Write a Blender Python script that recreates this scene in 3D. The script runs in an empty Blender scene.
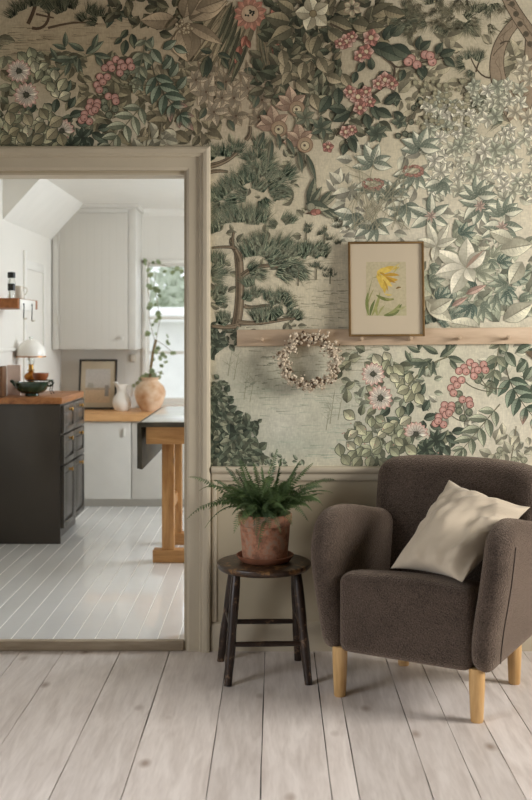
import bpy, bmesh, math, random
from mathutils import Vector, Matrix, noise
random.seed(7)
R = math.radians
C = bpy.context.scene.collection
D = 4.29            # distance from the camera to the papered wall; world y = depth - D
CX, CY, F, H = 275.0, 332.0, 1050.0, 1.30

def at(px, py, d):  # photo pixel at a depth -> world-ish (x, depth, z)
    return ((px-CX)*d/F, d, H-(py-CY)*d/F)

def lin(c):
    return tuple((v/255/12.92 if v/255 <= .04045 else ((v/255+.055)/1.055)**2.4) for v in c)

# ------------------------------------------------------------------ materials
def nt(name):
    m = bpy.data.materials.new(name); m.use_nodes = True
    t = m.node_tree; b = t.nodes['Principled BSDF']
    return m, t, b

def mat(name, col, rough=.6, metal=0, var=.06, scale=8, bump=0, bscale=60, stretch=(1,1,1), coat=0, sheen=0, spec=.5, trans=0, col2=None, ior=1.45, emit=None):
    m, t, b = nt(name)
    N, L = t.nodes, t.links
    tc = N.new('ShaderNodeTexCoord'); mp = N.new('ShaderNodeMapping'); mp.inputs['Scale'].default_value = stretch
    L.new(tc.outputs['Object'], mp.inputs['Vector'])
    nz = N.new('ShaderNodeTexNoise'); nz.inputs['Scale'].default_value = scale; nz.inputs['Detail'].default_value = 6
    L.new(mp.outputs['Vector'], nz.inputs['Vector'])
    r = N.new('ShaderNodeValToRGB'); e = r.color_ramp.elements
    c = lin(col); c2 = lin(col2) if col2 else None
    e[0].position = .3; e[1].position = .7
    e[0].color = tuple(max(0, v*(1-var*2)) for v in c)+(1,)
    e[1].color = (c2+(1,)) if c2 else tuple(min(1, v*(1+var*2)) for v in c)+(1,)
    L.new(nz.outputs['Fac'], r.inputs['Fac']); L.new(r.outputs['Color'], b.inputs['Base Color'])
    b.inputs['Roughness'].default_value = rough; b.inputs['Metallic'].default_value = metal
    b.inputs['Coat Weight'].default_value = coat; b.inputs['Sheen Weight'].default_value = sheen
    b.inputs['Specular IOR Level'].default_value = spec
    b.inputs['Transmission Weight'].default_value = trans; b.inputs['IOR'].default_value = ior
    if bump:
        n2 = N.new('ShaderNodeTexNoise'); n2.inputs['Scale'].default_value = bscale; n2.inputs['Detail'].default_value = 4
        L.new(mp.outputs['Vector'], n2.inputs['Vector'])
        bp = N.new('ShaderNodeBump'); bp.inputs['Strength'].default_value = bump; bp.inputs['Distance'].default_value = .01
        L.new(n2.outputs['Fac'], bp.inputs['Height']); L.new(bp.outputs['Normal'], b.inputs['Normal'])
    return m

def wood(name, c0, c1, axis='y', rough=.55, scale=3, dist=4, knots=True, tone=False, knotcol=None, spec=.4):
    m, t, b = nt(name); N, L = t.nodes, t.links
    tc = N.new('ShaderNodeTexCoord'); mp = N.new('ShaderNodeMapping')
    s = {'x': (.12, 1, 1), 'y': (1, .12, 1), 'z': (1, 1, .12)}[axis]
    mp.inputs['Scale'].default_value = s
    src = tc.outputs['Object']
    if tone:
        at_ = N.new('ShaderNodeAttribute'); at_.attribute_name = 'tone'
        vm = N.new('ShaderNodeVectorMath'); vm.operation = 'MULTIPLY_ADD'
        vm.inputs[1].default_value = (7, 13, 3); 
        L.new(at_.outputs['Color'], vm.inputs[0]); L.new(src, vm.inputs[2]); src = vm.outputs[0]
    L.new(src, mp.inputs['Vector'])
    nz = N.new('ShaderNodeTexNoise'); nz.inputs['Scale'].default_value = scale*9; nz.inputs['Detail'].default_value = 8; nz.inputs['Distortion'].default_value = dist*.2
    L.new(mp.outputs['Vector'], nz.inputs['Vector'])
    n3 = N.new('ShaderNodeTexNoise'); n3.inputs['Scale'].default_value = scale*40; n3.inputs['Detail'].default_value = 3
    L.new(mp.outputs['Vector'], n3.inputs['Vector'])
    ad = N.new('ShaderNodeMath'); ad.operation = 'MULTIPLY_ADD'; ad.inputs[1].default_value = .35; 
    L.new(n3.outputs['Fac'], ad.inputs[0]); L.new(nz.outputs['Fac'], ad.inputs[2])
    r = N.new('ShaderNodeValToRGB'); e = r.color_ramp.elements
    e[0].position = .45; e[1].position = .85; e[0].color = lin(c0)+(1,); e[1].color = lin(c1)+(1,)
    L.new(ad.outputs[0], r.inputs['Fac'])
    out = r.outputs['Color']
    if knots:
        mp2 = N.new('ShaderNodeMapping'); mp2.inputs['Scale'].default_value = tuple(.55 if v < 1 else 1 for v in s)
        L.new(src, mp2.inputs['Vector'])
        vo = N.new('ShaderNodeTexVoronoi'); vo.inputs['Scale'].default_value = 5.5
        L.new(mp2.outputs['Vector'], vo.inputs['Vector'])
        r2 = N.new('ShaderNodeValToRGB'); r2.color_ramp.elements[0].position = .03; r2.color_ramp.elements[1].position = .13
        L.new(vo.outputs['Distance'], r2.inputs['Fac'])
        mx = N.new('ShaderNodeMix'); mx.data_type = 'RGBA'
        mx.inputs['A'].default_value = lin(knotcol or tuple(v*.7 for v in c0))+(1,)
        L.new(r2.outputs['Color'], mx.inputs['Factor']); L.new(out, mx.inputs['B']); out = mx.outputs['Result']
    if tone:
        hs = N.new('ShaderNodeMix'); hs.data_type = 'RGBA'; hs.blend_type = 'MULTIPLY'; hs.inputs['Factor'].default_value = 1
        sp = N.new('ShaderNodeSeparateColor'); L.new(at_.outputs['Color'], sp.inputs[0])
        mr = N.new('ShaderNodeMapRange'); mr.inputs['To Min'].default_value = .84; mr.inputs['To Max'].default_value = 1.06
        L.new(sp.outputs[0], mr.inputs['Value']); L.new(out, hs.inputs['A']); L.new(mr.outputs[0], hs.inputs['B']); out = hs.outputs['Result']
    L.new(out, b.inputs['Base Color'])
    b.inputs['Roughness'].default_value = rough; b.inputs['Specular IOR Level'].default_value = spec
    bp = N.new('ShaderNodeBump'); bp.inputs['Strength'].default_value = .12; bp.inputs['Distance'].default_value = .004
    L.new(ad.outputs[0], bp.inputs['Height']); L.new(bp.outputs['Normal'], b.inputs['Normal'])
    return m

def beadboard(name, col, axis=0, period=.09, rough=.5):
    m, t, b = nt(name); N, L = t.nodes, t.links
    tc = N.new('ShaderNodeTexCoord'); sp = N.new('ShaderNodeSeparateXYZ'); L.new(tc.outputs['Object'], sp.inputs[0])
    dv = N.new('ShaderNodeMath'); dv.operation = 'DIVIDE'; dv.inputs[1].default_value = period; L.new(sp.outputs[axis], dv.inputs[0])
    fr = N.new('ShaderNodeMath'); fr.operation = 'FRACT'; L.new(dv.outputs[0], fr.inputs[0])
    r = N.new('ShaderNodeValToRGB'); e = r.color_ramp.elements
    e[0].position = 0; e[0].color = (0,0,0,1); e[1].position = .06; e[1].color = (1,1,1,1)
    L.new(fr.outputs[0], r.inputs['Fac'])
    bp = N.new('ShaderNodeBump'); bp.inputs['Strength'].default_value = .22; bp.inputs['Distance'].default_value = .004
    L.new(r.outputs['Color'], bp.inputs['Height']); L.new(bp.outputs['Normal'], b.inputs['Normal'])
    b.inputs['Base Color'].default_value = lin(col)+(1,); b.inputs['Roughness'].default_value = rough
    return m

M = {}
M['paint_trim'] = mat('beige paint on the trim', (194,182,160), .45, var=.02)
M['paint_wall'] = mat('beige paint on the panelling', (180,167,142), .55, var=.025, scale=3)
M['plaster'] = mat('dull green beige plaster', (122,115,98), .85, var=.02, scale=2)
M['kitchen_white'] = beadboard('white painted boards', (226,222,214))
M['kitchen_white_side'] = beadboard('white painted side boards', (226,222,214), axis=1)
M['cab_white'] = mat('warm white cabinet paint', (208,204,196), .4, var=.015)
M['cab_bead'] = beadboard('warm white boarded door', (204,199,190), period=.055)
M['white_gloss'] = mat('white gloss paint', (232,229,222), .3, var=.01)
M['floor_pine'] = wood('whitewashed pine', (200,188,180), (226,216,209), 'y', .42, tone=True, knotcol=(160,142,130))
M['dark_gap'] = mat('dark gap', (40,32,26), .9)
M['floor_paint'] = mat('grey gloss floor paint', (240,239,237), .2, var=.02, scale=3, bump=.08, bscale=9, coat=.8)
M['floor_line'] = mat('white floor seam', (240,238,232), .35, var=.01)
M['thresh'] = wood('worn painted threshold', (150,134,112), (182,166,144), 'x', .6, knots=False)
M['rail'] = wood('pale ash', (176,152,125), (197,173,146), 'x', .5, knots=False)
M['brass_frame'] = mat('dull brass', (132,104,66), .4, metal=.55, var=.08, scale=30)
M['mat_board'] = mat('cream mat board', (192,177,152), .85, var=.01)
M['oak'] = wood('light oak', (176,136,84), (206,168,116), 'z', .45, knots=False)
M['boucle'] = None
M['linen'] = mat('cream linen', (190,175,154), .85, var=.03, scale=5, bump=.25, bscale=260, sheen=.2)
M['stool'] = None
M['terra'] = mat('weathered terracotta', (142,92,68), .85, var=.12, scale=7, col2=(180,142,120), bump=.15, bscale=80)
M['terra_dark'] = mat('terracotta saucer', (128,78,54), .7, var=.1, scale=9, col2=(150,98,72))
M['soil'] = mat('dark soil', (46,36,28), .95, bump=.5, bscale=120)
M['fern'] = mat('fern green', (58,82,48), .5, var=.2, scale=14, col2=(112,134,84))
M['fern_stem'] = mat('fern stem', (74,82,48), .6)
M['dried'] = mat('dried cream flowers', (188,168,142), .9, var=.12, scale=60, col2=(222,208,186))
M['dried_dark'] = mat('dried brown stems', (104,84,64), .9, var=.15, scale=60)
M['dark_cab'] = mat('dark brown grey paint', (66,60,54), .3, var=.03, scale=3)
M['brass'] = mat('brass', (190,150,84), .3, metal=.9, var=.04)
M['worktop'] = wood('oiled oak worktop', (126,76,38), (168,112,66), 'y', .4, knots=False)
M['worktop_light'] = wood('honey worktop', (196,144,92), (222,174,122), 'x', .45, knots=False)
M['table_pine'] = wood('orange pine', (164,114,66), (200,152,98), 'z', .45, scale=4)
M['table_pine_x'] = wood('orange pine crosswise', (164,114,66), (200,152,98), 'x', .45, scale=4, knots=False)
M['table_top'] = mat('worn pale table top', (214,215,212), .14, var=.05, scale=9, col2=(232,232,228))
M['table_leaf'] = mat('worn dark green paint', (58,54,44), .5, var=.2, scale=14, col2=(84,76,60))
M['black_frame'] = mat('black frame', (44,38,32), .5)
M['green_glaze'] = mat('dark green glaze', (38,56,40), .18, var=.2, scale=18, coat=.4)
M['opal'] = mat('opal glass', (238,234,226), .2, var=.01)
M['copper'] = mat('brown wood bowl', (134,76,42), .35, var=.1, scale=12)
M['amber'] = mat('amber brass', (178,116,44), .25, metal=.5, var=.06)
M['black_metal'] = mat('black wire', (28,26,24), .4, metal=.3)
M['pink_board'] = mat('pale pink board', (216,190,176), .7, var=.03)
M['dark_wood'] = wood('dark board', (84,54,32), (112,76,46), 'z', .5, knots=False)
M['jar_clay'] = mat('ochre and cream clay', (196,138,84), .6, var=.08, scale=9, col2=(232,214,190))
M['ivy'] = mat('ivy leaves', (146,162,120), .5, var=.15, scale=20, col2=(180,190,150))  # paled leaves: backlight and haze at the window put into the colour
M['ivy_stem'] = mat('ivy stem', (120,100,66), .7)
M['ceramic'] = mat('white enamel', (224,216,202), .25, var=.02)
M['shelf_wood'] = wood('brown shelf', (130,78,40), (164,104,58), 'y', .5, knots=False)
M['label_grey'] = mat('grey label', (150,152,146), .6)
M['lid_black'] = mat('black lid', (26,24,22), .4)
M['curtain'] = mat('white linen', (240,238,232), .9, var=.01)
M['bark'] = mat('tree bark', (96,84,70), .9, var=.2)
M['garden_leaf'] = mat('garden foliage', (200,208,190), .8, var=.06, scale=6, col2=(222,228,214))  # paled foliage: outdoor haze and overexposure put into the leaf colour
M['grass'] = mat('pale lawn', (226,228,222), .9, var=.03)  # near-white ground colour
M['shed'] = mat('white weatherboard', (238,238,234), .8, var=.02)  # white of the made-up outbuilding, standing for overexposed daylight outside

def glass(name, tint=(255,255,255), rough=0):
    m, t, b = nt(name)
    b.inputs['Base Color'].default_value = lin(tint)+(1,); b.inputs['Roughness'].default_value = rough
    b.inputs['Transmission Weight'].default_value = 1; b.inputs['IOR'].default_value = 1.02 if name.startswith('pane') else 1.4
    return m
def pane():
    m, t, b = nt('window pane'); N, L = t.nodes, t.links
    tr = N.new('ShaderNodeBsdfTransparent'); gl = N.new('ShaderNodeBsdfGlossy'); gl.inputs['Roughness'].default_value = .02
    fr = N.new('ShaderNodeFresnel'); fr.inputs['IOR'].default_value = 1.3; mx = N.new('ShaderNodeMixShader')
    L.new(fr.outputs[0], mx.inputs[0]); L.new(tr.outputs[0], mx.inputs[1]); L.new(gl.outputs[0], mx.inputs[2]); L.new(mx.outputs[0], N['Material Output'].inputs['Surface'])
    return m
M['pane'] = pane(); M['glass'] = glass('clear glass', (240,244,242))

def boucle():
    m, t, b = nt('brown boucle'); N, L = t.nodes, t.links
    tc = N.new('ShaderNodeTexCoord')
    v = N.new('ShaderNodeTexVoronoi'); v.inputs['Scale'].default_value = 210; v.inputs['Randomness'].default_value = 1
    L.new(tc.outputs['Object'], v.inputs['Vector'])
    n = N.new('ShaderNodeTexNoise'); n.inputs['Scale'].default_value = 240; n.inputs['Detail'].default_value = 3; L.new(tc.outputs['Object'], n.inputs['Vector'])
    n2 = N.new('ShaderNodeTexNoise'); n2.inputs['Scale'].default_value = 9; n2.inputs['Detail'].default_value = 3; L.new(tc.outputs['Object'], n2.inputs['Vector'])
    ad = N.new('ShaderNodeMath'); ad.operation = 'MULTIPLY_ADD'; ad.inputs[1].default_value = .3
    L.new(n2.outputs['Fac'], ad.inputs[0]); L.new(n.outputs['Fac'], ad.inputs[2])
    r = N.new('ShaderNodeValToRGB'); e = r.color_ramp.elements
    e[0].position = .45; e[1].position = .95; e[0].color = lin((40,32,26))+(1,); e[1].color = lin((106,91,81))+(1,)
    L.new(ad.outputs[0], r.inputs['Fac']); L.new(r.outputs['Color'], b.inputs['Base Color'])
    bp = N.new('ShaderNodeBump'); bp.inputs['Strength'].default_value = .7; bp.inputs['Distance'].default_value = .006
    L.new(v.outputs['Distance'], bp.inputs['Height']); L.new(bp.outputs['Normal'], b.inputs['Normal'])
    b.inputs['Roughness'].default_value = .95; b.inputs['Specular IOR Level'].default_value = .15
    b.inputs['Sheen Weight'].default_value = .6; b.inputs['Sheen Roughness'].default_value = .5
    b.inputs['Sheen Tint'].default_value = lin((205,184,166))+(1,)
    return m
M['boucle'] = boucle()
def thin_leaf(key, k):
    m = M[key]; t = m.node_tree; N, L = t.nodes, t.links; b = N['Principled BSDF']; src = b.inputs['Base Color'].links[0].from_socket
    tr = N.new('ShaderNodeBsdfTranslucent'); L.new(src, tr.inputs['Color']); mx = N.new('ShaderNodeMixShader'); mx.inputs[0].default_value = k
    L.new(b.outputs[0], mx.inputs[1]); L.new(tr.outputs[0], mx.inputs[2]); L.new(mx.outputs[0], N['Material Output'].inputs['Surface'])
thin_leaf('ivy', .5); thin_leaf('fern', .25); thin_leaf('garden_leaf', .5)

def worn(name, base, wear, thr=.62):
    m, t, b = nt(name); N, L = t.nodes, t.links
    tc = N.new('ShaderNodeTexCoord')
    n = N.new('ShaderNodeTexNoise'); n.inputs['Scale'].default_value = 26; n.inputs['Detail'].default_value = 8; n.inputs['Roughness'].default_value = .7
    L.new(tc.outputs['Object'], n.inputs['Vector'])
    r = N.new('ShaderNodeValToRGB'); e = r.color_ramp.elements
    e[0].position = thr-.14; e[0].color = lin(base)+(1,); e[1].position = thr+.05; e[1].color = lin(wear)+(1,)
    x = r.color_ramp.elements.new(thr-.03); x.color = lin(tuple(v*1.35 for v in base))+(1,)
    L.new(n.outputs['Fac'], r.inputs['Fac']); L.new(r.outputs['Color'], b.inputs['Base Color'])
    b.inputs['Roughness'].default_value = .36
    bp = N.new('ShaderNodeBump'); bp.inputs['Strength'].default_value = .2; bp.inputs['Distance'].default_value = .004
    L.new(n.outputs['Fac'], bp.inputs['Height']); L.new(bp.outputs['Normal'], b.inputs['Normal'])
    return m
M['stool'] = worn('dark worn stool paint', (38,26,19), (130,104,80), .60)
M['terra'] = worn('weathered terracotta', (124,86,66), (152,126,106), .56); M['terra'].node_tree.nodes['Principled BSDF'].inputs['Roughness'].default_value = .85
M['stool_top'] = worn('worn stool seat', (48,33,22), (134,100,64), .57)

# ------------------------------------------------------------------ mesh helpers
class MB:
    def __init__(s): s.bm = bmesh.new(); s.tone = None
    def _add(s, b2, mtx=None):
        me = bpy.data.meshes.new('t'); b2.to_mesh(me); b2.free()
        if mtx: me.transform(mtx)
        s.bm.from_mesh(me); bpy.data.meshes.remove(me); return s
    def box(s, x0, x1, y0, y1, z0, z1, bev=0, seg=2, mtx=None):
        b = bmesh.new(); bmesh.ops.create_cube(b, size=1)
        for v in b.verts:
            v.co = Vector((x0 if v.co.x < 0 else x1, y0 if v.co.y < 0 else y1, z0 if v.co.z < 0 else z1))
        if bev: bmesh.ops.bevel(b, geom=b.edges[:], offset=bev, segments=seg, profile=.5, affect='EDGES')
        return s._add(b, mtx)
    def rbox(s, x0, x1, y0, y1, z0, z1, r, n=14, fn=None, mtx=None):
        b = bmesh.new(); bmesh.ops.create_cube(b, size=2)
        bmesh.ops.subdivide_edges(b, edges=b.edges[:], cuts=n, use_grid_fill=True)
        c = Vector(((x0+x1)/2, (y0+y1)/2, (z0+z1)/2)); h = Vector(((x1-x0)/2, (y1-y0)/2, (z1-z0)/2))
        for v in b.verts:
            p = Vector((math.sin(v.co.x*math.pi/2)*h.x, math.sin(v.co.y*math.pi/2)*h.y, math.sin(v.co.z*math.pi/2)*h.z))
            q = Vector([max(-(h[i]-r), min(h[i]-r, p[i])) for i in range(3)])
            d = p-q
            if d.length > 1e-9:
                # superellipsoid-like corner
                p = q + d.normalized()*r if d.length > 0 else p
            v.co = c+p
            if fn: v.co = Vector(fn(v.co))
        bmesh.ops.recalc_face_normals(b, faces=b.faces[:])
        return s._add(b, mtx)
    def lathe(s, prof, c=(0,0,0), seg=32, mtx=None, fn=None):
        b = bmesh.new(); rings = []
        for r, z in prof:
            if r < 1e-6: rings.append([b.verts.new((c[0], c[1], c[2]+z))])
            else: rings.append([b.verts.new((c[0]+r*math.cos(2*math.pi*i/seg), c[1]+r*math.sin(2*math.pi*i/seg), c[2]+z)) for i in range(seg)])
        for A, B in zip(rings, rings[1:]):
            for i in range(seg):
                j = (i+1) % seg
                if len(A) == 1 and len(B) == 1: continue
                if len(A) == 1: b.faces.new((A[0], B[i], B[j]))
                elif len(B) == 1: b.faces.new((A[i], B[0], A[j]))
                else: b.faces.new((A[i], A[j], B[j], B[i]))
        if fn:
            for v in b.verts: v.co = Vector(fn(v.co))
        bmesh.ops.recalc_face_normals(b, faces=b.faces[:])
        return s._add(b, mtx)
    def tube(s, pts, rad, seg=8, cap=True, mtx=None):
        pts = [Vector(p) for p in pts]; n = len(pts)
        rad = rad if isinstance(rad, (list, tuple)) else [rad]*n
        b = bmesh.new(); rings = []; up = None
        for i, p in enumerate(pts):
            t = (pts[min(i+1, n-1)]-pts[max(i-1, 0)]).normalized()
            if up is None: up = Vector((0,0,1)) if abs(t.z) < .9 else Vector((1,0,0))
            a = t.cross(up).normalized(); up = a.cross(t).normalized()
            rings.append([b.verts.new(p+(a*math.cos(2*math.pi*k/seg)+up*math.sin(2*math.pi*k/seg))*rad[i]) for k in range(seg)])
        for A, B in zip(rings, rings[1:]):
            for k in range(seg): b.faces.new((A[k], A[(k+1) % seg], B[(k+1) % seg], B[k]))
        if cap: b.faces.new(rings[0][::-1]); b.faces.new(rings[-1])
        bmesh.ops.recalc_face_normals(b, faces=b.faces[:])
        return s._add(b, mtx)
    def prism(s, poly, ax, a0, a1, bev=0, mtx=None):   # poly of 2D points, extruded along ax ('x','y','z')
        b = bmesh.new()
        def p3(p, a): return {'x': (a, p[0], p[1]), 'y': (p[0], a, p[1]), 'z': (p[0], p[1], a)}[ax]
        A = [b.verts.new(p3(p, a0)) for p in poly]; B = [b.verts.new(p3(p, a1)) for p in poly]
        n = len(poly); b.faces.new(A); b.faces.new(B[::-1])
        for i in range(n): b.faces.new((A[i], B[i], B[(i+1) % n], A[(i+1) % n]))
        bmesh.ops.recalc_face_normals(b, faces=b.faces[:])
        if bev: bmesh.ops.bevel(b, geom=b.edges[:], offset=bev, segments=2, profile=.5, affect='EDGES')
        return s._add(b, mtx)
    def poly(s, pts):
        s.bm.faces.new([s.bm.verts.new(p) for p in pts]); return s
    def ico(s, c, r, sub=1, jit=0, sc=(1,1,1)):
        b = bmesh.new(); bmesh.ops.create_icosphere(b, subdivisions=sub, radius=1)
        for v in b.verts:
            k = 1+random.uniform(-jit, jit)
            v.co = Vector((c[0]+v.co.x*r*sc[0]*k, c[1]+v.co.y*r*sc[1]*k, c[2]+v.co.z*r*sc[2]*k))
        return s._add(b)
    def build(s, name, m, parent=None, local=False, smooth=35):
        me = bpy.data.meshes.new(name); s.bm.to_mesh(me); s.bm.free()
        off = Vector((0,0,0))
        if not local:
            off = Vector((0, -D, 0))
            q = parent
            while q is not None: off -= q.location; q = q.parent
            me.transform(Matrix.Translation(off))
        ob = bpy.data.objects.new(name, me); C.objects.link(ob)
        me.materials.append(M[m] if isinstance(m, str) else m)
        if smooth:
            me.polygons.foreach_set('use_smooth', [True]*len(me.polygons)); me.set_sharp_from_angle(angle=R(smooth))
        if parent: ob.parent = parent
        return ob

def tag(o, label=None, cat=None, group=None, kind=None):
    if label: o['label'] = label
    if cat: o['category'] = cat
    if group: o['group'] = group
    if kind: o['kind'] = kind
    return o
def thing(name, label, cat, loc=(0,0,0), rz=0, group=None):
    o = bpy.data.objects.new(name, None); C.objects.link(o); o.empty_display_size = .05
    o.location = (loc[0], loc[1]-D, loc[2]); o.rotation_euler = (0,0,rz)
    return tag(o, label, cat, group)
def struct(name, mb, m, parent=None, smooth=35, label=None, cat=None):
    o = mb.build(name, m, parent, smooth=smooth); tag(o, label, cat)
    if not parent: o['kind'] = 'structure'
    return o
def children(o): return [c for c in bpy.data.objects if c.parent == o]
def copy_tree(o, parent=None):
    c = o.copy(); C.objects.link(c)
    if parent: c.parent = parent
    for ch in children(o): copy_tree(ch, c)
    return c

# ------------------------------------------------------------------ room shell
XL, XR, YF, ZC = -2.6, 3.5, -2.4, 2.75          # living room
KX0, KX1, KY0, KY1, KZ, KF = -1.66, 1.5, 4.395, 8.15, 2.25, .04   # kitchen
OX0, OX1, OZ = -1.34, -.366, 1.946               # door opening

# living floor: individual boards
px = [-180,-128,-80,-28,21.5,64,121,170,228,265,314,333,383,415.6,446,478,522,570,612,660,715,770,830,880]
bx = [(p-CX)/244.76 for p in px]
bm = bmesh.new(); lay = bm.loops.layers.float_color.new('tone')
for a, b_ in zip(bx, bx[1:]):
    if b_ < XL or a > XR: continue
    a = max(a, XL); b_ = min(b_, XR)
    cuts = [YF]+sorted([random.uniform(-1.2, 2.0)])+[D]
    if random.random() < .25 and b_ < -.6: cuts.insert(2, random.uniform(3.2, 3.9))
    for y0, y1 in zip(cuts, cuts[1:]):
        n = 26; col = (random.random(), random.random(), random.random(), 1)
        L_, R_ = [], []
        for i in range(n+1):
            y = y0+(y1-y0)*i/n
            w1, w2 = random.uniform(.0006, .0026), random.uniform(.0006, .0026)
            L_.append(bm.verts.new((a+w1, y+(.001 if i == 0 else -.001 if i == n else 0), 0))); R_.append(bm.verts.new((b_-w2, y+(.001 if i == 0 else -.001 if i == n else 0), 0)))
        fs = [bm.faces.new((L_[i], R_[i], R_[i+1], L_[i+1])) for i in range(n)]
        ext = bmesh.ops.extrude_face_region(bm, geom=fs)
        for v in [g for g in ext['geom'] if isinstance(g, bmesh.types.BMVert)]: v.co.z = -.012
        allf = set(fs) | {g for g in ext['geom'] if isinstance(g, bmesh.types.BMFace)}
        for v in L_+R_:
            for f in v.link_faces: allf.add(f)
        for f in allf:
            for l in f.loops: l[lay] = col
bmesh.ops.recalc_face_normals(bm, faces=bm.faces[:])
mb = MB(); mb.bm.free(); mb.bm = bm
fl = struct('floor', mb, 'floor_pine', smooth=0)
struct('floor_joists', MB().box(XL, XR, YF, D, -.08, -.011), 'dark_gap', fl)

# kitchen floor: glossy grey boards with pale seams
mb, ml = MB(), MB()
xs = []
k0 = at(37.6, 631.6, 1.26*F/299.6)[0]
while k0 > KX0: k0 -= .086
x = k0
while x < KX1:
    mb.box(max(x+.0018, KX0), min(x+.0842, KX1), D+.02, KY1, -.02, KF, .0015, 1)
    x += .086
kf = struct('floor_kitchen', mb, 'floor_paint')
struct('floor_seams', ml.box(KX0, KX1, D+.021, KY1, -.03, KF-.001), 'floor_line', kf)

# partition wall with door opening
mb = MB()
mb.box(XL, OX0-.0, D, KY0, -.03, ZC).box(OX1, XR, D, KY0, -.03, ZC).box(OX0, OX1, D, KY0, OZ, ZC)
wb = struct('wall_back', mb, 'paint_wall', smooth=0)
struct('wall_left', MB().box(XL-.12, XL, YF, .55, -.03, ZC).box(XL-.12, XL, 2.65, D+.1, -.03, ZC).box(XL-.12, XL, .55, 2.65, -.03, .75).box(XL-.12, XL, .55, 2.65, 2.25, ZC), 'plaster', smooth=0)
struct('wall_right', MB().box(XR, XR+.12, YF, 2.0, -.03, ZC).box(XR, XR+.12, 3.5, D+.1, -.03, ZC).box(XR, XR+.12, 2.0, 3.5, -.03, .95).box(XR, XR+.12, 2.0, 3.5, 2.4, ZC), 'plaster', smooth=0)
struct('wall_front', MB().box(XL-.12, XR+.12, YF-.12, YF, -.03, ZC), 'plaster', smooth=0)
struct('ceiling', MB().box(XL-.12, XR+.12, YF-.12, D+.1, ZC, ZC+.1), 'plaster', smooth=0)
# kitchen shell
WX0, WX1, WZ0, WZ1 = -1.03, -.12, .735, 1.86    # visible kitchen window (outer frame)
struct('wall_kitchen_left', MB().box(KX0-.1, KX0, KY0, KY1, -.03, KZ), 'kitchen_white_side', smooth=0)
struct('wall_kitchen_back', MB().box(KX0-.1, WX0, KY1, KY1+.14, -.03, KZ).box(WX1, KX1+.1, KY1, KY1+.14, -.03, KZ).box(WX0, WX1, KY1, KY1+.14, -.03, WZ0).box(WX0, WX1, KY1, KY1+.14, WZ1, KZ), 'kitchen_white', smooth=0)
struct('wall_kitchen_right', MB().box(KX1, KX1+.1, KY0, 5.3, -.03, KZ).box(KX1, KX1+.1, 7.3, KY1, -.03, KZ).box(KX1, KX1+.1, 5.3, 7.3, -.03, .8).box(KX1, KX1+.1, 5.3, 7.3, 2.0, KZ), 'kitchen_white_side', smooth=0)
struct('ceiling_kitchen', MB().box(KX0-.1, KX1+.1, KY0, KY1+.1, KZ, KZ+.1), 'white_gloss', smooth=0)
struct('ceiling_slope', MB().prism([(KX0, 1.985), (-1.42, KZ), (KX0, KZ)], 'y', 6.4, KY1), 'white_gloss', smooth=0)
# ledge and battens on the kitchen's left wall
struct('trim_4', MB().box(KX0, KX0+.018, 5.0, 6.92, 1.18, 1.2, .003).box(KX0, KX0+.012, 6.92, 6.98, .92, 1.84, .003).box(KX0, KX0+.012, 7.5, 7.55, 1.2, 1.78, .003).box(KX0, KX0+.012, 6.98, 7.5, 1.72, 1.78, .003), 'white_gloss')
struct('trim_5', MB().prism([(KY1, 2.25), (KY1-.05, 2.25), (KY1-.045, 2.235), (KY1-.02, 2.215), (KY1, 2.2)], 'x', -1.03, KX1), 'white_gloss')

# door casing: mitred moulding with a stepped profile
prof = [(0, 0), (0, .014), (.012, .018), (.052, .018), (.056, .026), (.066, .026), (.070, .032), (.084, .034), (.094, .030), (.098, .022), (.098, 0)]
def casing(mb, face, sgn):
    ix1, iz = OX1-.001, OZ
    b = bmesh.new(); rings = []
    for o, h in prof:
        y = face+sgn*h
        rings.append([b.verts.new(p) for p in ((OX0-.004-o, y, 0 if sgn < 0 else KF), (OX0-.004-o, y, iz+.012+o), (ix1+.006+o, y, iz+.012+o), (ix1+.006+o, y, 0 if sgn < 0 else KF))])
    for A, B in zip(rings, rings[1:]):
        for i in range(3): b.faces.new((A[i], A[i+1], B[i+1], B[i]))
    b.faces.new([r[0] for r in rings]); b.faces.new([r[3] for r in rings][::-1])
    bmesh.ops.recalc_face_normals(b, faces=b.faces[:]); mb._add(b)
mb = MB(); casing(mb, D, -1); casing(mb, KY0, 1)
cas = struct('trim_2', mb, 'paint_trim', smooth=0)
# lining of the opening
struct('door_lining', MB().box(OX1-.005, OX1+.002, D-.002, KY0+.002, 0, OZ+.01).box(OX0-.002, OX0+.005, D-.002, KY0+.002, 0, OZ+.01).box(OX0+.005, OX1-.005, D-.002, KY0+.002, OZ-.005, OZ+.002), 'paint_trim', cas)
struct('trim_3', MB().box(OX0+.006, OX1-.006, D-.014, D+.019, 0, KF+.001, .004), 'thresh')
# panelling below the dado rail
ZR0, ZR1 = .695, .752
mb = MB()
mb.prism([(D, ZR0), (D-.012, ZR0), (D-.016, ZR0+.012), (D-.018, ZR0+.026), (D-.03, ZR0+.036), (D-.034, ZR0+.044), (D-.034, ZR1-.004), (D-.03, ZR1), (D, ZR1)], 'x', OX1+.108, XR)
mb.prism([(D, ZR0), (D-.012, ZR0), (D-.016, ZR0+.012), (D-.018, ZR0+.026), (D-.03, ZR0+.036), (D-.034, ZR0+.044), (D-.034, ZR1-.004), (D-.03, ZR1), (D, ZR1)], 'x', XL, OX0-.108)
struct('trim_1', mb, 'paint_trim', smooth=0)
mb = MB()
for a, b_ in ((XL, OX0-.106), (OX1+.106, XR)):
    mb.prism([(D, 0), (D-.016, 0), (D-.016, .095), (D-.012, .108), (D-.004, .114), (D, .116)], 'x', a, b_)
struct('baseboard_back', mb, 'paint_trim', smooth=25)
struct('trim_6', MB().box(OX1+.108, OX1+.128, D-.008, D, .116, ZR0, .002), 'paint_trim')

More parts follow.
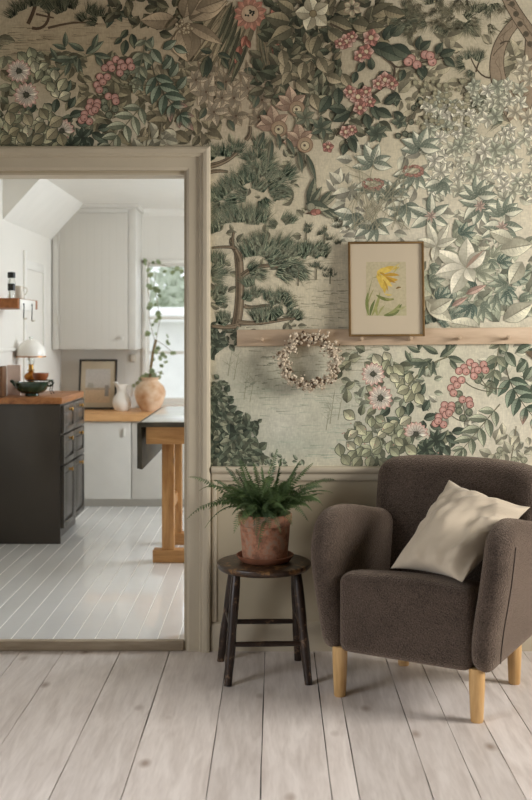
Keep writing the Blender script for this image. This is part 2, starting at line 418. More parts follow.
# living window on the left wall (source of the daylight, outside the frame)
def sash_window(name, axis, c, a0, a1, z0, z1, rows, cols, th=.05, m='white_gloss', depth=.05):
    mb, mg = MB(), MB()
    def bar(u0, u1, w0, w1, t=depth):
        if axis == 'x': mb.box(c-t/2, c+t/2, u0, u1, w0, w1, .004)
        else: mb.box(u0, u1, c-t/2, c+t/2, w0, w1, .004)
    bar(a0, a0+th, z0, z1); bar(a1-th, a1, z0, z1); bar(a0+th, a1-th, z0, z0+th); bar(a0+th, a1-th, z1-th, z1)
    for i in range(1, rows): z = z0+(z1-z0)*(rows_at(rows, i)); bar(a0+th, a1-th, z-.012, z+.012, depth*.7)
    for i in range(1, cols): u = a0+(a1-a0)*i/cols; bar(u-.02, u+.02, z0+th, z1-th, depth*.8)
    w = struct(name, mb, m)
    if axis == 'x': mg.box(c-.002, c+.002, a0+th, a1-th, z0+th, z1-th)
    else: mg.box(a0+th, a1-th, c-.002, c+.002, z0+th, z1-th)
    struct('pane', mg, 'pane', w)
    return w
def rows_at(rows, i): return {3: [0, .36, .60, 1], 2: [0, .5, 1]}[rows][i]
sash_window('window_2', 'x', XL-.06, .55, 2.65, .75, 2.25, 2, 3)
sash_window('window_4', 'x', XR+.06, 2.0, 3.5, .95, 2.4, 2, 2)
w1 = sash_window('window_1', 'y', KY1+.06, WX0+.0, WX1, WZ0, WZ1, 3, 2)
struct('window_casing', MB().box(WX0-.0, WX0+.03, KY1-.014, KY1+.04, WZ0, WZ1, .003).box(WX1-.03, WX1, KY1-.014, KY1+.04, WZ0, WZ1, .003).box(WX0, WX1, KY1-.014, KY1+.04, WZ1-.03, WZ1+.0, .003).box(WX0-.02, WX1+.02, KY1-.03, KY1+.06, WZ0-.02, WZ0+.005, .003), 'white_gloss', w1)
sash_window('window_3_added', 'x', KX1+.05, 5.3, 7.3, .8, 2.0, 2, 3)  # unseen window, added to let more light into the kitchen

# ------------------------------------------------------------------ the wallpaper: a printed paper drawn as thin coloured shapes on the wall
# coordinates below are in wall units (1 unit = 1/244.76 m), x to the right, y down, measured on the wall itself
U = 244.76
WPV, WPF, WPC = [], [], []
DEP = {}; CELL = 6; STEP = 8e-6; WOFF = [0, 0]
def wcol(c, j=0):
    k = 1+random.uniform(-j, j); g = .3*c[0]+.59*c[1]+.11*c[2]
    c = [v+(g-v)*.22 for v in c]; c = [v+(q-v)*.03 for v, q in zip(c, (204,197,176))]
    return tuple(min(1, v*k) for v in lin(c))
def inside_paper(x, y): return True
def lift(pts, n=1):
    pts = [(q[0]+WOFF[0], q[1]+WOFF[1]) for q in pts]
    x0 = min(p[0] for p in pts); x1 = max(p[0] for p in pts); y0 = min(p[1] for p in pts); y1 = max(p[1] for p in pts)
    cs = [(i, j) for i in range(int(x0//CELL), int(x1//CELL)+1) for j in range(int(y0//CELL), int(y1//CELL)+1)]
    z = max(DEP.get(c, 0) for c in cs)
    for c in cs: DEP[c] = z+n
    return z+1
OPX0, OPX1, OPY = OX0*U+CX-24, OX1*U+CX+25, CY-(OZ+.1-H)*U    # door casing
PY1 = CY+(H-ZR1)*U+2; PY0 = CY-(ZC-H)*U; PXA, PXB = XL*U+CX, XR*U+CX
def keep(pts):
    xs = [p[0] for p in pts]; ys = [p[1] for p in pts]
    if max(ys) > PY1 or min(ys) < PY0 or min(xs) < PXA or max(xs) > PXB: return False
    if max(ys) > OPY and min(xs) < OPX1 and max(xs) > OPX0: return False
    return True
def clipq(q):   # one quad/polygon: clamp at the dado rail and the casing instead of dropping it
    q = [(max(PXA, min(PXB, x)), max(PY0, min(PY1, y))) for x, y in q]
    if min(x for x, y in q) < OPX0 and any(OPX0 < x and y > OPY for x, y in q): return None
    if all(x < OPX1 for x, y in q) and all(x > OPX0 for x, y in q) and all(y > OPY for x, y in q): return None
    if any(OPX0 < x < OPX1 and y > OPY for x, y in q):
        q = [((x, OPY) if (OPX0 < x < OPX1-4 and y > OPY and y < OPY+25) else (max(x, OPX1), y) if (OPX0 < x < OPX1 and y > OPY) else (x, y)) for x, y in q]
    return q
def face(pts, cols, z):
    if WOFF[0]:
        pts = [(x+WOFF[0], y+WOFF[1]) for x, y in pts]; mx_ = sum(q[0] for q in pts)/len(pts); my_ = sum(q[1] for q in pts)/len(pts)
        if -8 < mx_ < 540 or mx_ < PXA or mx_ > PXB or my_ > PY1 or my_ < PY0: return
    q = clipq(pts)
    if q is None: return
    b0 = len(WPV)
    for (x, y) in q: WPV.append(((x-CX)/U, -(.0004+z*STEP), H-(y-CY)/U))
    WPF.append(tuple(range(b0, b0+len(q))))
    WPC.extend(cols if isinstance(cols, list) else [cols]*len(q))
def strip(A, B, ca, cb, z):
    for i in range(len(A)-1):
        face([A[i], A[i+1], B[i+1], B[i]], [ca[i], ca[i+1], cb[i+1], cb[i]], z)
def mixc(a, b, t): return tuple(x+(y-x)*t for x, y in zip(a, b))

def leaf(x, y, a, Ln, w, c0, c1=None, ol=(70,78,64), bend=0, p=.8, vein=None, o=.5, n=7, hatch=0, tip=None, j=.08):
    """a printed leaf: outline, two toned halves, midrib and hatching.  a in degrees, 0 = right, 90 = down"""
    c1 = c1 or tuple(v*.8 for v in c0)
    k0, k1 = tuple(min(1, v*1.12) for v in wcol(c0, j)), tuple(v*.86 for v in wcol(c1, j)); kt = wcol(tip, j) if tip else None
    def shape(Lx, wx_, off):
        mid, lf, rt = [], [], []
        ang_ = R(a); q = Vector((x-math.cos(ang_)*off, y-math.sin(ang_)*off)); st_ = Lx/n
        for i in range(n+1):
            t = i/n; hw = wx_*math.sin(math.pi*t**p) if 0 < i < n else 0
            an = ang_+R(bend)*t; nx, ny = -math.sin(an), math.cos(an)
            mid.append((q.x, q.y)); lf.append((q.x+nx*hw, q.y+ny*hw)); rt.append((q.x-nx*hw, q.y-ny*hw))
            q = q+Vector((math.cos(an), math.sin(an)))*st_
        return mid, lf, rt
    m, l, r_ = shape(Ln, w, 0)
    z = lift(l+r_, 4)
    if ol:
        ko = wcol(ol); m2, l2, r2 = shape(Ln+2*o, w+o, o)
        strip(l2, r2, [ko]*(n+1), [ko]*(n+1), z)
    def grad(k, s_):
        g = [mixc(tuple(v*s_*.66 for v in k), tuple(min(1, v*1.08) for v in k), min(1, i/n*1.5)) for i in range(n+1)]
        if kt: g = [mixc(g[i], kt, max(0, (i/n-.45)/.55)) for i in range(n+1)]
        return g
    g0, g1 = grad(k0, .82), grad(k1, .86)
    ge = [tuple(min(1, v*1.12) for v in c) for c in g0]
    strip(l, m, ge, g0, z+1); strip(m, r_, g1, [tuple(v*.92 for v in c) for c in g1], z+1)
    kv = wcol(vein) if vein else tuple(v*.62 for v in k1)
    d = max(.22, w*.05)
    strip([(q[0]+d, q[1]+d) for q in m[:-1]], [(q[0]-d, q[1]-d) for q in m[:-1]], [kv]*n, [kv]*n, z+2)
    if hatch:
        for i in range(1, n):
            for sd in (l, r_):
                ax, ay = m[i]; bx_, by_ = sd[min(n, i+1)]
                bx_, by_ = ax+(bx_-ax)*.85, ay+(by_-ay)*.85
                dx, dy = by_-ay, -(bx_-ax); L_ = math.hypot(dx, dy) or 1; dx, dy = dx/L_*.2*hatch, dy/L_*.2*hatch
                face([(ax+dx, ay+dy), (bx_, by_), (ax-dx, ay-dy)], kv, z+2)
def stroke(pts, w, c, w2=None, j=.05):
    pts = [Vector(p) for p in pts]; n = len(pts); w2 = w if w2 is None else w2
    A, B = [], []
    for i, q in enumerate(pts):
        t = pts[min(n-1, i+1)]-pts[max(0, i-1)]; t = t.normalized() if t.length else Vector((1, 0))
        ww = w+(w2-w)*i/(n-1); A.append((q.x-t.y*ww, q.y+t.x*ww)); B.append((q.x+t.y*ww, q.y-t.x*ww))
    z = lift(A+B); k = wcol(c, j); strip(A, B, [k]*n, [tuple(v*.85 for v in k)]*n, z)
def curve(p, n=10):
    P = [Vector(q) for q in p]; out = []
    for i in range(n+1):
        t = i/n; Q = P[:]
        while len(Q) > 1: Q = [Q[k].lerp(Q[k+1], t) for k in range(len(Q)-1)]
        out.append(tuple(Q[0]))
    return out
def disc(x, y, r, c, ol=None, rim=None, n=12, o=.6, sq=1):
    pts = [(x+r*math.cos(2*math.pi*i/n), y+r*sq*math.sin(2*math.pi*i/n)) for i in range(n)]
    z = lift(pts, 2)
    if ol: face([(x+(p[0]-x)*(r+o)/r, y+(p[1]-y)*(r+o)/r) for p in pts], wcol(ol), z)
    k = wcol(c, .06); e = wcol(rim, .06) if rim else tuple(v*.8 for v in k)
    for i in range(n): face([(x-r*.2, y-r*.25), pts[i], pts[(i+1) % n]], [k, e, e], z+1)
def berry(x, y, r, c=(192,128,112), ol=(112,74,64), hl=(216,166,150)):
    disc(x, y, r, hl, ol, c, 12); disc(x+r*.25, y+r*.3, r*.22, ol, None, ol, 6)
def flower(x, y, r, n=12, cin=(242,230,206), cout=(206,132,116), eye=(92,90,74), rot=0, a0=0, a1=360, w=.2, er=.24):
    for k in range(n):
        a = a0+(a1-a0)*(k+.5)/n+rot
        leaf(x+math.cos(R(a))*r*.16, y+math.sin(R(a))*r*.16, a, r*.84*random.uniform(.92, 1.06), r*w, cin, tuple(v*.95 for v in cin), (158,112,98), p=1.15, tip=cout, o=.35, n=6)
    disc(x, y, r*er, eye, None, (58,60,50), 10)
    for k in range(9):
        a = random.uniform(0, 6.28); q = r*er*random.uniform(.7, 1.25); disc(x+math.cos(a)*q, y+math.sin(a)*q, r*.05+.15, (96,94,74), None, None, 5)
def blossom(x, y, r, c=(184,118,103), ce=(216,186,162)):
    a0 = random.uniform(0, 72)
    for k in range(5):
        a = a0+72*k; leaf(x, y, a, r, r*.42, c, tuple(v*.88 for v in c), (118,66,58), p=1.2, tip=ce if random.random() < .55 else None, o=.4)
    disc(x, y, r*.28, (216,200,160), (120,80,60), (200,170,130), 8)
def tuft(x, y, a, spread, Ln, n, c, w=.45, j=.2):
    zmax = 0
    pts = [(x, y), (x+math.cos(R(a))*Ln, y+math.sin(R(a))*Ln)]
    z = lift([(x-Ln*.3, y-Ln*.3), (x+Ln*.3, y+Ln*.3)]+pts)
    for k in range(n):
        an = R(a+random.uniform(-spread, spread)); l_ = Ln*random.uniform(.55, 1.05); k_ = wcol(c, j)
        q_ = random.uniform(-.3, .3)*Ln; ox, oy = x-math.sin(R(a))*q_+random.uniform(-.8, .8), y+math.cos(R(a))*q_+random.uniform(-.8, .8)
        dx, dy = math.cos(an), math.sin(an)
        face([(ox-dy*w, oy+dx*w), (ox+dx*l_, oy+dy*l_), (ox+dy*w, oy-dx*w)], [k_, tuple(v*.9 for v in k_), k_], z)
def brush(x, y, a, Ln, c, n=8, spread=55, nl=9, w=.42):
    """a pine twig: tufts set along a twig"""
    for k in range(n):
        t = k/max(1, n-1); tuft(x+math.cos(R(a))*Ln*t, y+math.sin(R(a))*Ln*t, a, spread*(1.1-.4*t), nl*random.uniform(.8, 1.15), 12, c, w)
def fan(x, y, a, spread, Ln, c, c2, n=26, w=.6):
    """a pad of pine needles fanning upwards, dark at its foot"""
    tuft(x, y, a, spread, Ln, n, c2, w*.8); tuft(x, y, a, spread*.9, Ln*.85, int(n*.8), c, w*.75); tuft(x, y, a, spread*.6, Ln*.9, n//4, tuple(min(255, v*1.25) for v in c2), w*.6)
def pinnate(pts, nl, L0, w0, c0, c1=None, ol=(84,88,70), spreadA=55, tipc=None, stem=(110,106,78), sw=.7, hatch=.6, first=.1):
    cv = curve(pts, 30); stroke(cv, sw, stem, sw*.5)
    for k in range(nl):
        t = first+(1-first)*k/(nl-1 or 1); i = min(29, int(t*30)); a = math.degrees(math.atan2(cv[i+1][1]-cv[i][1], cv[i+1][0]-cv[i][0]))
        s_ = .75+.4*math.sin(math.pi*min(1, t*1.0))
        for sd in (-1, 1):
            leaf(cv[i][0], cv[i][1], a+sd*(spreadA-18*t)+random.uniform(-6, 6), L0*s_*random.uniform(.9, 1.08), w0*s_, c0, c1, ol, bend=-sd*14, hatch=hatch, tip=tipc if t > .75 else None)
    a = math.degrees(math.atan2(cv[30][1]-cv[28][1], cv[30][0]-cv[28][0])); leaf(cv[30][0], cv[30][1], a, L0, w0, c0, c1, ol, hatch=hatch, tip=tipc)
def palm(x, y, n, Ln, w, c0, c1=None, a0=0, a1=360, ol=(84,92,76), hatch=.6, bend=10, pink=None, vein=None):
    for k in range(n):
        a = a0+(a1-a0)*(k+.5)/n+random.uniform(-7, 7)
        leaf(x, y, a, Ln*random.uniform(.8, 1.1), w*random.uniform(.85, 1.1), c0, c1, ol, bend=random.uniform(-bend, bend), hatch=hatch, vein=vein)
    if pink:
        for k in range(14):
            a = R(a0+(a1-a0)*random.random()); q = Ln*random.uniform(.12, .38); disc(x+math.cos(a)*q, y+math.sin(a)*q*.7, random.uniform(.5, 1.0), pink, None, pink, 6)
def rnd(x, y, r, a, c=(190,186,150), ol=(88,92,72)):
    c = tuple(min(255, v*1.08) for v in c)
    leaf(x-math.cos(R(a))*r, y-math.sin(R(a))*r, a, 2*r, r*.74, c, tuple(v*.88 for v in c), ol, p=.95, hatch=.6, o=.8, n=8, vein=tuple(v*.62 for v in c))
def scatter(x, y, rx, ry, n, L0, L1, cols, ol, wr=.28, hatch=.4, up=None):
    for k in range(n):
        q = math.sqrt(random.random()); a = random.uniform(0, 6.283)
        c = random.choice(cols); an = random.uniform(0, 360) if up is None else up+random.gauss(0, 45)
        l_ = random.uniform(L0, L1)
        leaf(x+math.cos(a)*q*rx, y+math.sin(a)*q*ry, an, l_, l_*wr, c, tuple(v*.8 for v in c), ol, bend=random.uniform(-20, 20), hatch=hatch, o=.35, n=5)
def star(x, y, r, c, ol, n=5):
    a0 = random.uniform(0, 72)
    for k in range(n): leaf(x, y, a0+360/n*k, r, r*.3, c, tuple(v*.9 for v in c), ol, o=.35, n=5, hatch=0)
def hatchlines(x, y, rx, ry, n, c, ln=14, w=.3):
    for k in range(n):
        px_, py_ = x+random.uniform(-rx, rx), y+random.uniform(-ry, ry); l_ = ln*random.uniform(.4, 1.2)
        stroke(curve([(px_, py_), (px_+l_*.5, py_+random.uniform(-1.5, 1.5)), (px_+l_, py_+random.uniform(-.8, .8))], 4), w*random.uniform(.5, 1.4), c, w*.2, .12)

# ---- ground: soft washes of colour
BASE = (206,197,174)
WASH = [  # x, y, rx, ry, colour, strength
 (60,20,120,60,(160,142,104),.6), (60,60,120,60,(164,146,108),.6), (190,40,120,80,(166,146,112),.6), (240,110,60,50,(180,160,128),.6), (320,60,90,90,(150,136,104),.7),
 (470,60,80,80,(184,172,136),.6), (420,140,60,50,(196,186,150),.6), (360,190,70,50,(196,186,150),.5), (470,250,80,70,(208,200,172),.9), (440,300,80,50,(206,200,172),.6),
 (260,200,60,60,(186,174,138),.6), (300,290,60,60,(194,184,148),.7), (330,330,60,40,(188,178,146),.5), (270,370,60,40,(180,174,146),.6), (300,420,90,50,(186,183,156),.9), (282,430,22,22,(204,200,176),.8), (240,380,30,30,(176,172,146),.5),(265,385,16,10,(140,140,114),.5),(285,374,22,8,(138,138,112),.5),(250,368,14,18,(150,146,118),.5),(330,360,30,10,(150,148,122),.5),(345,405,20,25,(160,162,136),.5),(300,445,40,12,(158,166,142),.5),
 (370,410,60,60,(186,183,156),.8), (440,370,50,40,(190,188,156),.6), (500,430,60,50,(206,198,170),.8), (520,370,40,50,(190,188,160),.4), (500,180,60,60,(204,194,160),.6), (225,420,40,60,(170,172,146),.5)]
def ground(x, y):
    c = Vector(lin(BASE))
    for wx0, wy0, rx, ry, col, s_ in WASH:
        d = ((x-wx0)/rx)**2+((y-wy0)/ry)**2
        if d < 6: c = c.lerp(Vector(lin(tuple(v*a+b_ for v, a, b_ in zip(col, (1, 1, 1.02), (7, 7, 11))))), min(1, s_*math.exp(-d)))
    return tuple(c)
G = 8
gv = {}
def gnode(i, j, xs_, ys_):
    if (i, j) not in gv:
        gv[i, j] = len(WPV); x_, y_ = xs_[i], ys_[j]
        WPV.append(((x_-CX)/U, -.0003, H-(y_-CY)/U)); WPC.append(ground(x_, y_))
    return gv[i, j]
GI = []
def frange(a, b_, s_):
    n = max(1, round((b_-a)/s_)); return [a+(b_-a)*i/n for i in range(n+1)]
xs_ = frange(PXA, OPX0, 24)+frange(OPX0, 0, 16)[1:]+frange(0, OPX1, G)[1:]+frange(OPX1, 545, G)[1:]+frange(545, PXB, 20)[1:]
ys_ = frange(PY0, 0, 12)+frange(0, OPY, G)[1:]+frange(OPY, PY1, G)[1:]
for i in range(len(xs_)-1):
    for j in range(len(ys_)-1):
        if OPX0-.1 < xs_[i] < OPX1-.1 and ys_[j] > OPY-.1: continue
        GI.append(tuple(gnode(a, b_, xs_, ys_) for a, b_ in ((i, j), (i, j+1), (i+1, j+1), (i+1, j))))
NG = len(WPV)

DG, MG, LG, PG = (96,108,88), (130,136,108), (162,162,128), (190,186,152)     # leaf greens, dark to pale
DK = (72,84,68)
TEAL, TEAL2 = (100,122,106), (122,140,118)

def bouquet(ox, oy):
    """the flower and berry group; it comes round again with the repeat of the print"""
    def T(x, y): return (x+ox, y+oy)
    hatchlines(*T(352, 352), 22, 12, 26, (128,126,96), 12)
    # a sprig of long leaves behind
    cv = [T(452, 356), T(424, 362), T(404, 392)]
    stroke(curve(cv, 12), .7, (120,116,84), .9)
    for (x, y, a, l_) in ((440,357,-35,22),(432,359,150,20),(447,352,-75,16),(428,362,60,16),(433,361,95,15),(424,365,110,15),(419,350,-85,15),(420,352,-160,14),(438,354,-150,18),(448,357,15,18),(426,362,180,22),(414,372,165,16),(411,362,-120,13),(450,360,55,14)):
        leaf(*T(x, y), a, l_, l_*.16, (124,132,104), DG, (76,84,66), bend=random.uniform(-12, 12), hatch=.5)
    scatter(*T(372, 384), 34, 34, 26, 8, 15, [(150,150,116), (128,132,102), (168,166,130)], (92,94,72), .32)
    scatter(*T(420, 440), 36, 22, 24, 9, 17, [DG, MG, (98,108,84), (140,142,110)], DK, .34)
    scatter(*T(370, 440), 30, 26, 20, 8, 15, [LG, (140,144,112), (170,168,132)], (92,94,74), .4)
    for (x, y, a, l_) in ((399,407,35,13),(390,408,140,14),(423,411,-60,13),(424,419,-20,14),(430,425,10,15),(436,440,70,17),(440,450,100,14),(446,436,30,15),(452,432,-10,14),(428,448,120,14),(419,396,-65,14),(411,402,100,14)):
        leaf(*T(x, y), a, l_, l_*.26, DG, DK, (54,62,50), hatch=.6)
    for (x, y) in ((377,360),(386,357),(385,365),(390,371),(398,370),(400,383),(371,389),(409,396),(419,399),(404,390),(416,388),(401,412),(394,424),(405,421),(382,434),(401,434),(400,442),(389,447),(367,437),(362,430),(371,422),(381,419),(410,450),(421,448),(377,450),(360,452),(351,446),(367,453),(349,415),(394,378),(408,378),(388,428),(412,427),(358,441),(375,443),(352,434),(394,452)):
        rnd(*T(x+random.uniform(-1, 1), y), random.uniform(5.2, 7.4), random.uniform(20, 160), random.choice([(182,178,138), (172,170,130), (190,184,148), (160,162,124)]))
    for (x, y) in ((352,456),(340,450),(346,460),(357,462),(370,462),(384,463)): rnd(*T(x, y), 6.5, random.uniform(30, 150), (150,150,116))
    for k in range(26):
        x, y = 352+random.uniform(-12, 90), 425+random.uniform(-12, 36); disc(*T(x, y), .8, (178,130,112), None, (178,130,112), 6)
    flower(*T(373, 374), 12.2, 13); flower(*T(380.5, 398), 13, 13); flower(*T(416, 434), 12.5, 9, a0=170, a1=370)
    palm(*T(437, 440), 7, 11, 3, DG, DK, 20, 340, (52,60,48)); palm(*T(426, 448), 6, 11, 3, (98,108,84), DK, 0, 360, (52,60,48))
    # pale compound leaf, then the dark one
    pinnate([T(500, 404), T(486, 420), T(462, 450)], 5, 17, 3.5, (176,178,146), (130,138,110), (84,92,72), 62, stem=(122,116,88), first=.2)
    pinnate([T(506, 366), T(508, 388), T(536, 420)], 5, 18, 4, (132,146,120), (84,102,82), (62,74,58), 64, tipc=(186,128,112), stem=(92,86,66), first=.3)
    for (x, y, a, l_) in ((500,354,-60,16),(506,356,110,18),(498,362,160,17),(506,352,60,18),(493,372,80,18),(488,380,60,17),(517,352,-30,16),(521,358,70,18),(528,350,20,15),(517,372,-50,15),(524,380,-55,16),(531,392,-50,16)):
        leaf(*T(x, y), a, l_, l_*.26, (142,150,124), (92,106,84), (72,82,64), hatch=.6, bend=random.uniform(-12, 12))
    pinnate([T(500, 340), T(497, 360), T(491, 384)], 4, 13, 3.2, (150,152,120), MG, (100,104,82), 60, stem=(122,116,88))
    for p in ([T(470, 372), T(478, 388), T(494, 390), T(506, 388)], [T(462, 378), T(470, 390), T(492, 392)], [T(478, 366), T(480, 384), T(492, 390)], [T(452, 416), T(462, 424), T(470, 420)], [T(462, 402), T(466, 416), T(464, 424)]):
        stroke(curve(p, 8), .5, (104,100,76), .5)
    for (x, y) in ((480,376),(459,394),(458,405),(459,411),(469,412),(469,400),(463,418),(478,380)): berry(*T(x, y), 3.3, (104,112,88), (58,64,50), (140,142,112))
    for (x, y) in ((470,362.5),(464,367.5),(459,371),(466,371.5),(475,366),(483.5,364.5),(485.5,370),(474.5,371),(474,376),(454,380),(451,388),(457,385),(461.5,380),(453.5,393),(478,370),(462.5,399.5),(469,400.5),(470,404.5),(444.5,405),(451.5,405.5),(451,409.5),(443,410.5),(446,415),(438.5,417),(435.5,423.5),(443.5,424.5),(438,421),(449,413)):
        berry(*T(x, y), 3.5)
    stroke(curve([T(516, 426), T(515, 440), T(511, 458)], 6), .6, (132,122,96))
    for (x, y) in ((500,450),(504,454),(497,456),(520,457),(514,460),(524,460)): berry(*T(x, y), 3, (150,150,120), (92,92,72), (178,174,144))
    scatter(*T(510, 446), 24, 14, 16, 8, 14, [(196,188,156), (184,178,148)], (150,142,116), .34, 0)

# ---- B: pine and landscape at the top left
def top_left():
    hatchlines(14, 50, 36, 22, 60, (118,104,76), 16); hatchlines(70, 32, 60, 14, 40, (128,112,82), 18)
    stroke(curve([(28,24),(34,12),(36,4),(38,-6)], 8), 2, (92,70,50), 1.6); stroke(curve([(32,28),(44,32),(52,20),(48,8)], 8), 1.6, (92,70,50), 1.2)
    stroke(curve([(48,28),(64,24),(80,20),(98,24)], 8), 1.3, (98,76,54), .7); stroke(curve([(36,14),(44,16),(54,18)], 6), 1.2, (100,78,56), .8)
    for (x, y, a, l_) in ((22,10,-110,18),(34,6,-95,16),(46,8,-85,20),(58,6,-80,22),(70,8,-75,18),(40,6,-60,16),(90,14,-60,16),(98,16,-100,15),(104,20,-30,14),(96,22,200,14),(84,20,-120,13),(14,16,-120,14),(62,12,-110,18),(52,10,-130,16)):
        fan(x, y, a, 46, l_, (70,76,58), (100,100,74), 34, .55)
    for (x, y, a, l_) in ((114,8,60,16),(112,14,110,15),(120,12,20,14),(128,4,100,14),(118,2,160,12),(126,40,100,16),(132,34,80,15),(128,30,130,12),(122,38,140,10)):
        leaf(x, y, a, l_, l_*.24, (104,108,80), DK, (58,62,48), hatch=.6)

# ---- C: big orchid, drapery, red flower
def top_centre():
    scatter(170, 12, 60, 22, 60, 9, 18, [(110,104,76), (92,90,66), (128,118,86)], (64,62,46), .3)
    for k in range(16):   # hanging striped drapery leaves
        t = k/15; x = 206+t*32
        leaf(x+18, 2+k%4*4, 118+random.uniform(-8, 6), 62+random.uniform(-14, 12), 4.2, (156,138,104), (130,116,86), (98,88,64), bend=random.uniform(-10, 14), hatch=.8, n=9)
    for k in range(6): leaf(232+k*3, 4+k*8, 112, 44, 2.6, (112,108,80), (88,88,66), (70,70,52), hatch=.5)
    for k in range(10): stroke(curve([(262+random.uniform(-6, 6), 10), (264+random.uniform(-8, 8), 50), (266+random.uniform(-9, 9), 78)], 8), .8, random.choice([(84,84,62), (132,120,90), (104,98,72)]), .4)
    O, O2, OO = (176,152,118), (158,136,104), (110,92,68)
    def petal(x, y, a, l_, w, b_=0):
        leaf(x, y, a, l_, w, O, O2, OO, bend=b_, p=.9, hatch=1, n=9, o=.6)
    petal(178,20,176,38,8.5,8); petal(190,20,-30,42,9,10); petal(184,28,84,34,15,0); petal(186,24,24,42,6,12); petal(184,18,-78,26,8); petal(190,16,-58,32,9,-8); petal(196,10,-20,34,8)
    leaf(186,26,100,28,9,O,O2,OO,hatch=1); leaf(180,30,70,27,7,O,O2,OO,hatch=1)
    for k in range(16): disc(184+random.gauss(0, 5), 29+random.gauss(0, 3), 1.4, (198,178,140), (120,98,70), None, 8)
    stroke(curve([(166,28),(172,18),(180,14)], 6), 1, (92,80,56)); 
    flower(250, 14, 17, 12, cin=(196,136,108), cout=(186,108,86), eye=(60,58,46), w=.22, er=.2)
    disc(250, 14, 8.6, (196,172,136), (140,90,70), (186,150,118), 16); 
    for k in range(8): disc(250+random.gauss(0, 2.4), 13+random.gauss(0, 2), 1.2, (52,52,42), None, None, 6)
    for (x, y, a, l_) in ((246,36,110,12),(240,46,100,12),(247,40,70,9),(238,56,110,8),(278,40,95,20),(280,22,92,24),(276,6,95,18)): leaf(x, y, a, l_, l_*.26, (184,112,88), (160,90,70), (112,64,50))
    for (x, y, a, l_) in ((218,54,20,14),(222,58,60,13),(212,52,190,12),(208,56,95,22),(206,60,100,18),(236,52,70,12),(254,56,90,12)): leaf(x, y, a, l_, l_*.24, (104,104,78), DK, (58,60,46), hatch=.5)
# ---- D: faint outlined flowers above the casing
def faint():
    for (x, y, r_) in ((208,72,17),(226,82,15),(206,92,17),(234,98,17),(254,74,16),(214,112,14),(236,116,13),(262,100,15),(248,88,13),(222,98,11),(258,118,12),(270,84,13),(196,80,12),(272,118,10)):
        cols = random.choice([(182,162,130), (170,150,120), (190,170,138), (162,144,114)])
        palm(x, y, 6, r_, r_*.27, cols, tuple(v*.9 for v in cols), random.uniform(0, 60), 380, (136,112,86), 1.0)
        disc(x, y, 1.3, (104,80,60), None, None, 6)
    for (x, y, a) in ((216,82,40),(250,92,70),(258,96,110),(244,70,10),(228,120,60),(264,110,100),(206,108,120)):
        leaf(x, y, a, 13, 3.2, (112,110,84), DG, (76,76,58), hatch=.5)
    for k in range(9): stroke(curve([(198+k*8, 60), (202+k*8, 80), (200+k*8, 100)], 5), .35, (140,120,92))
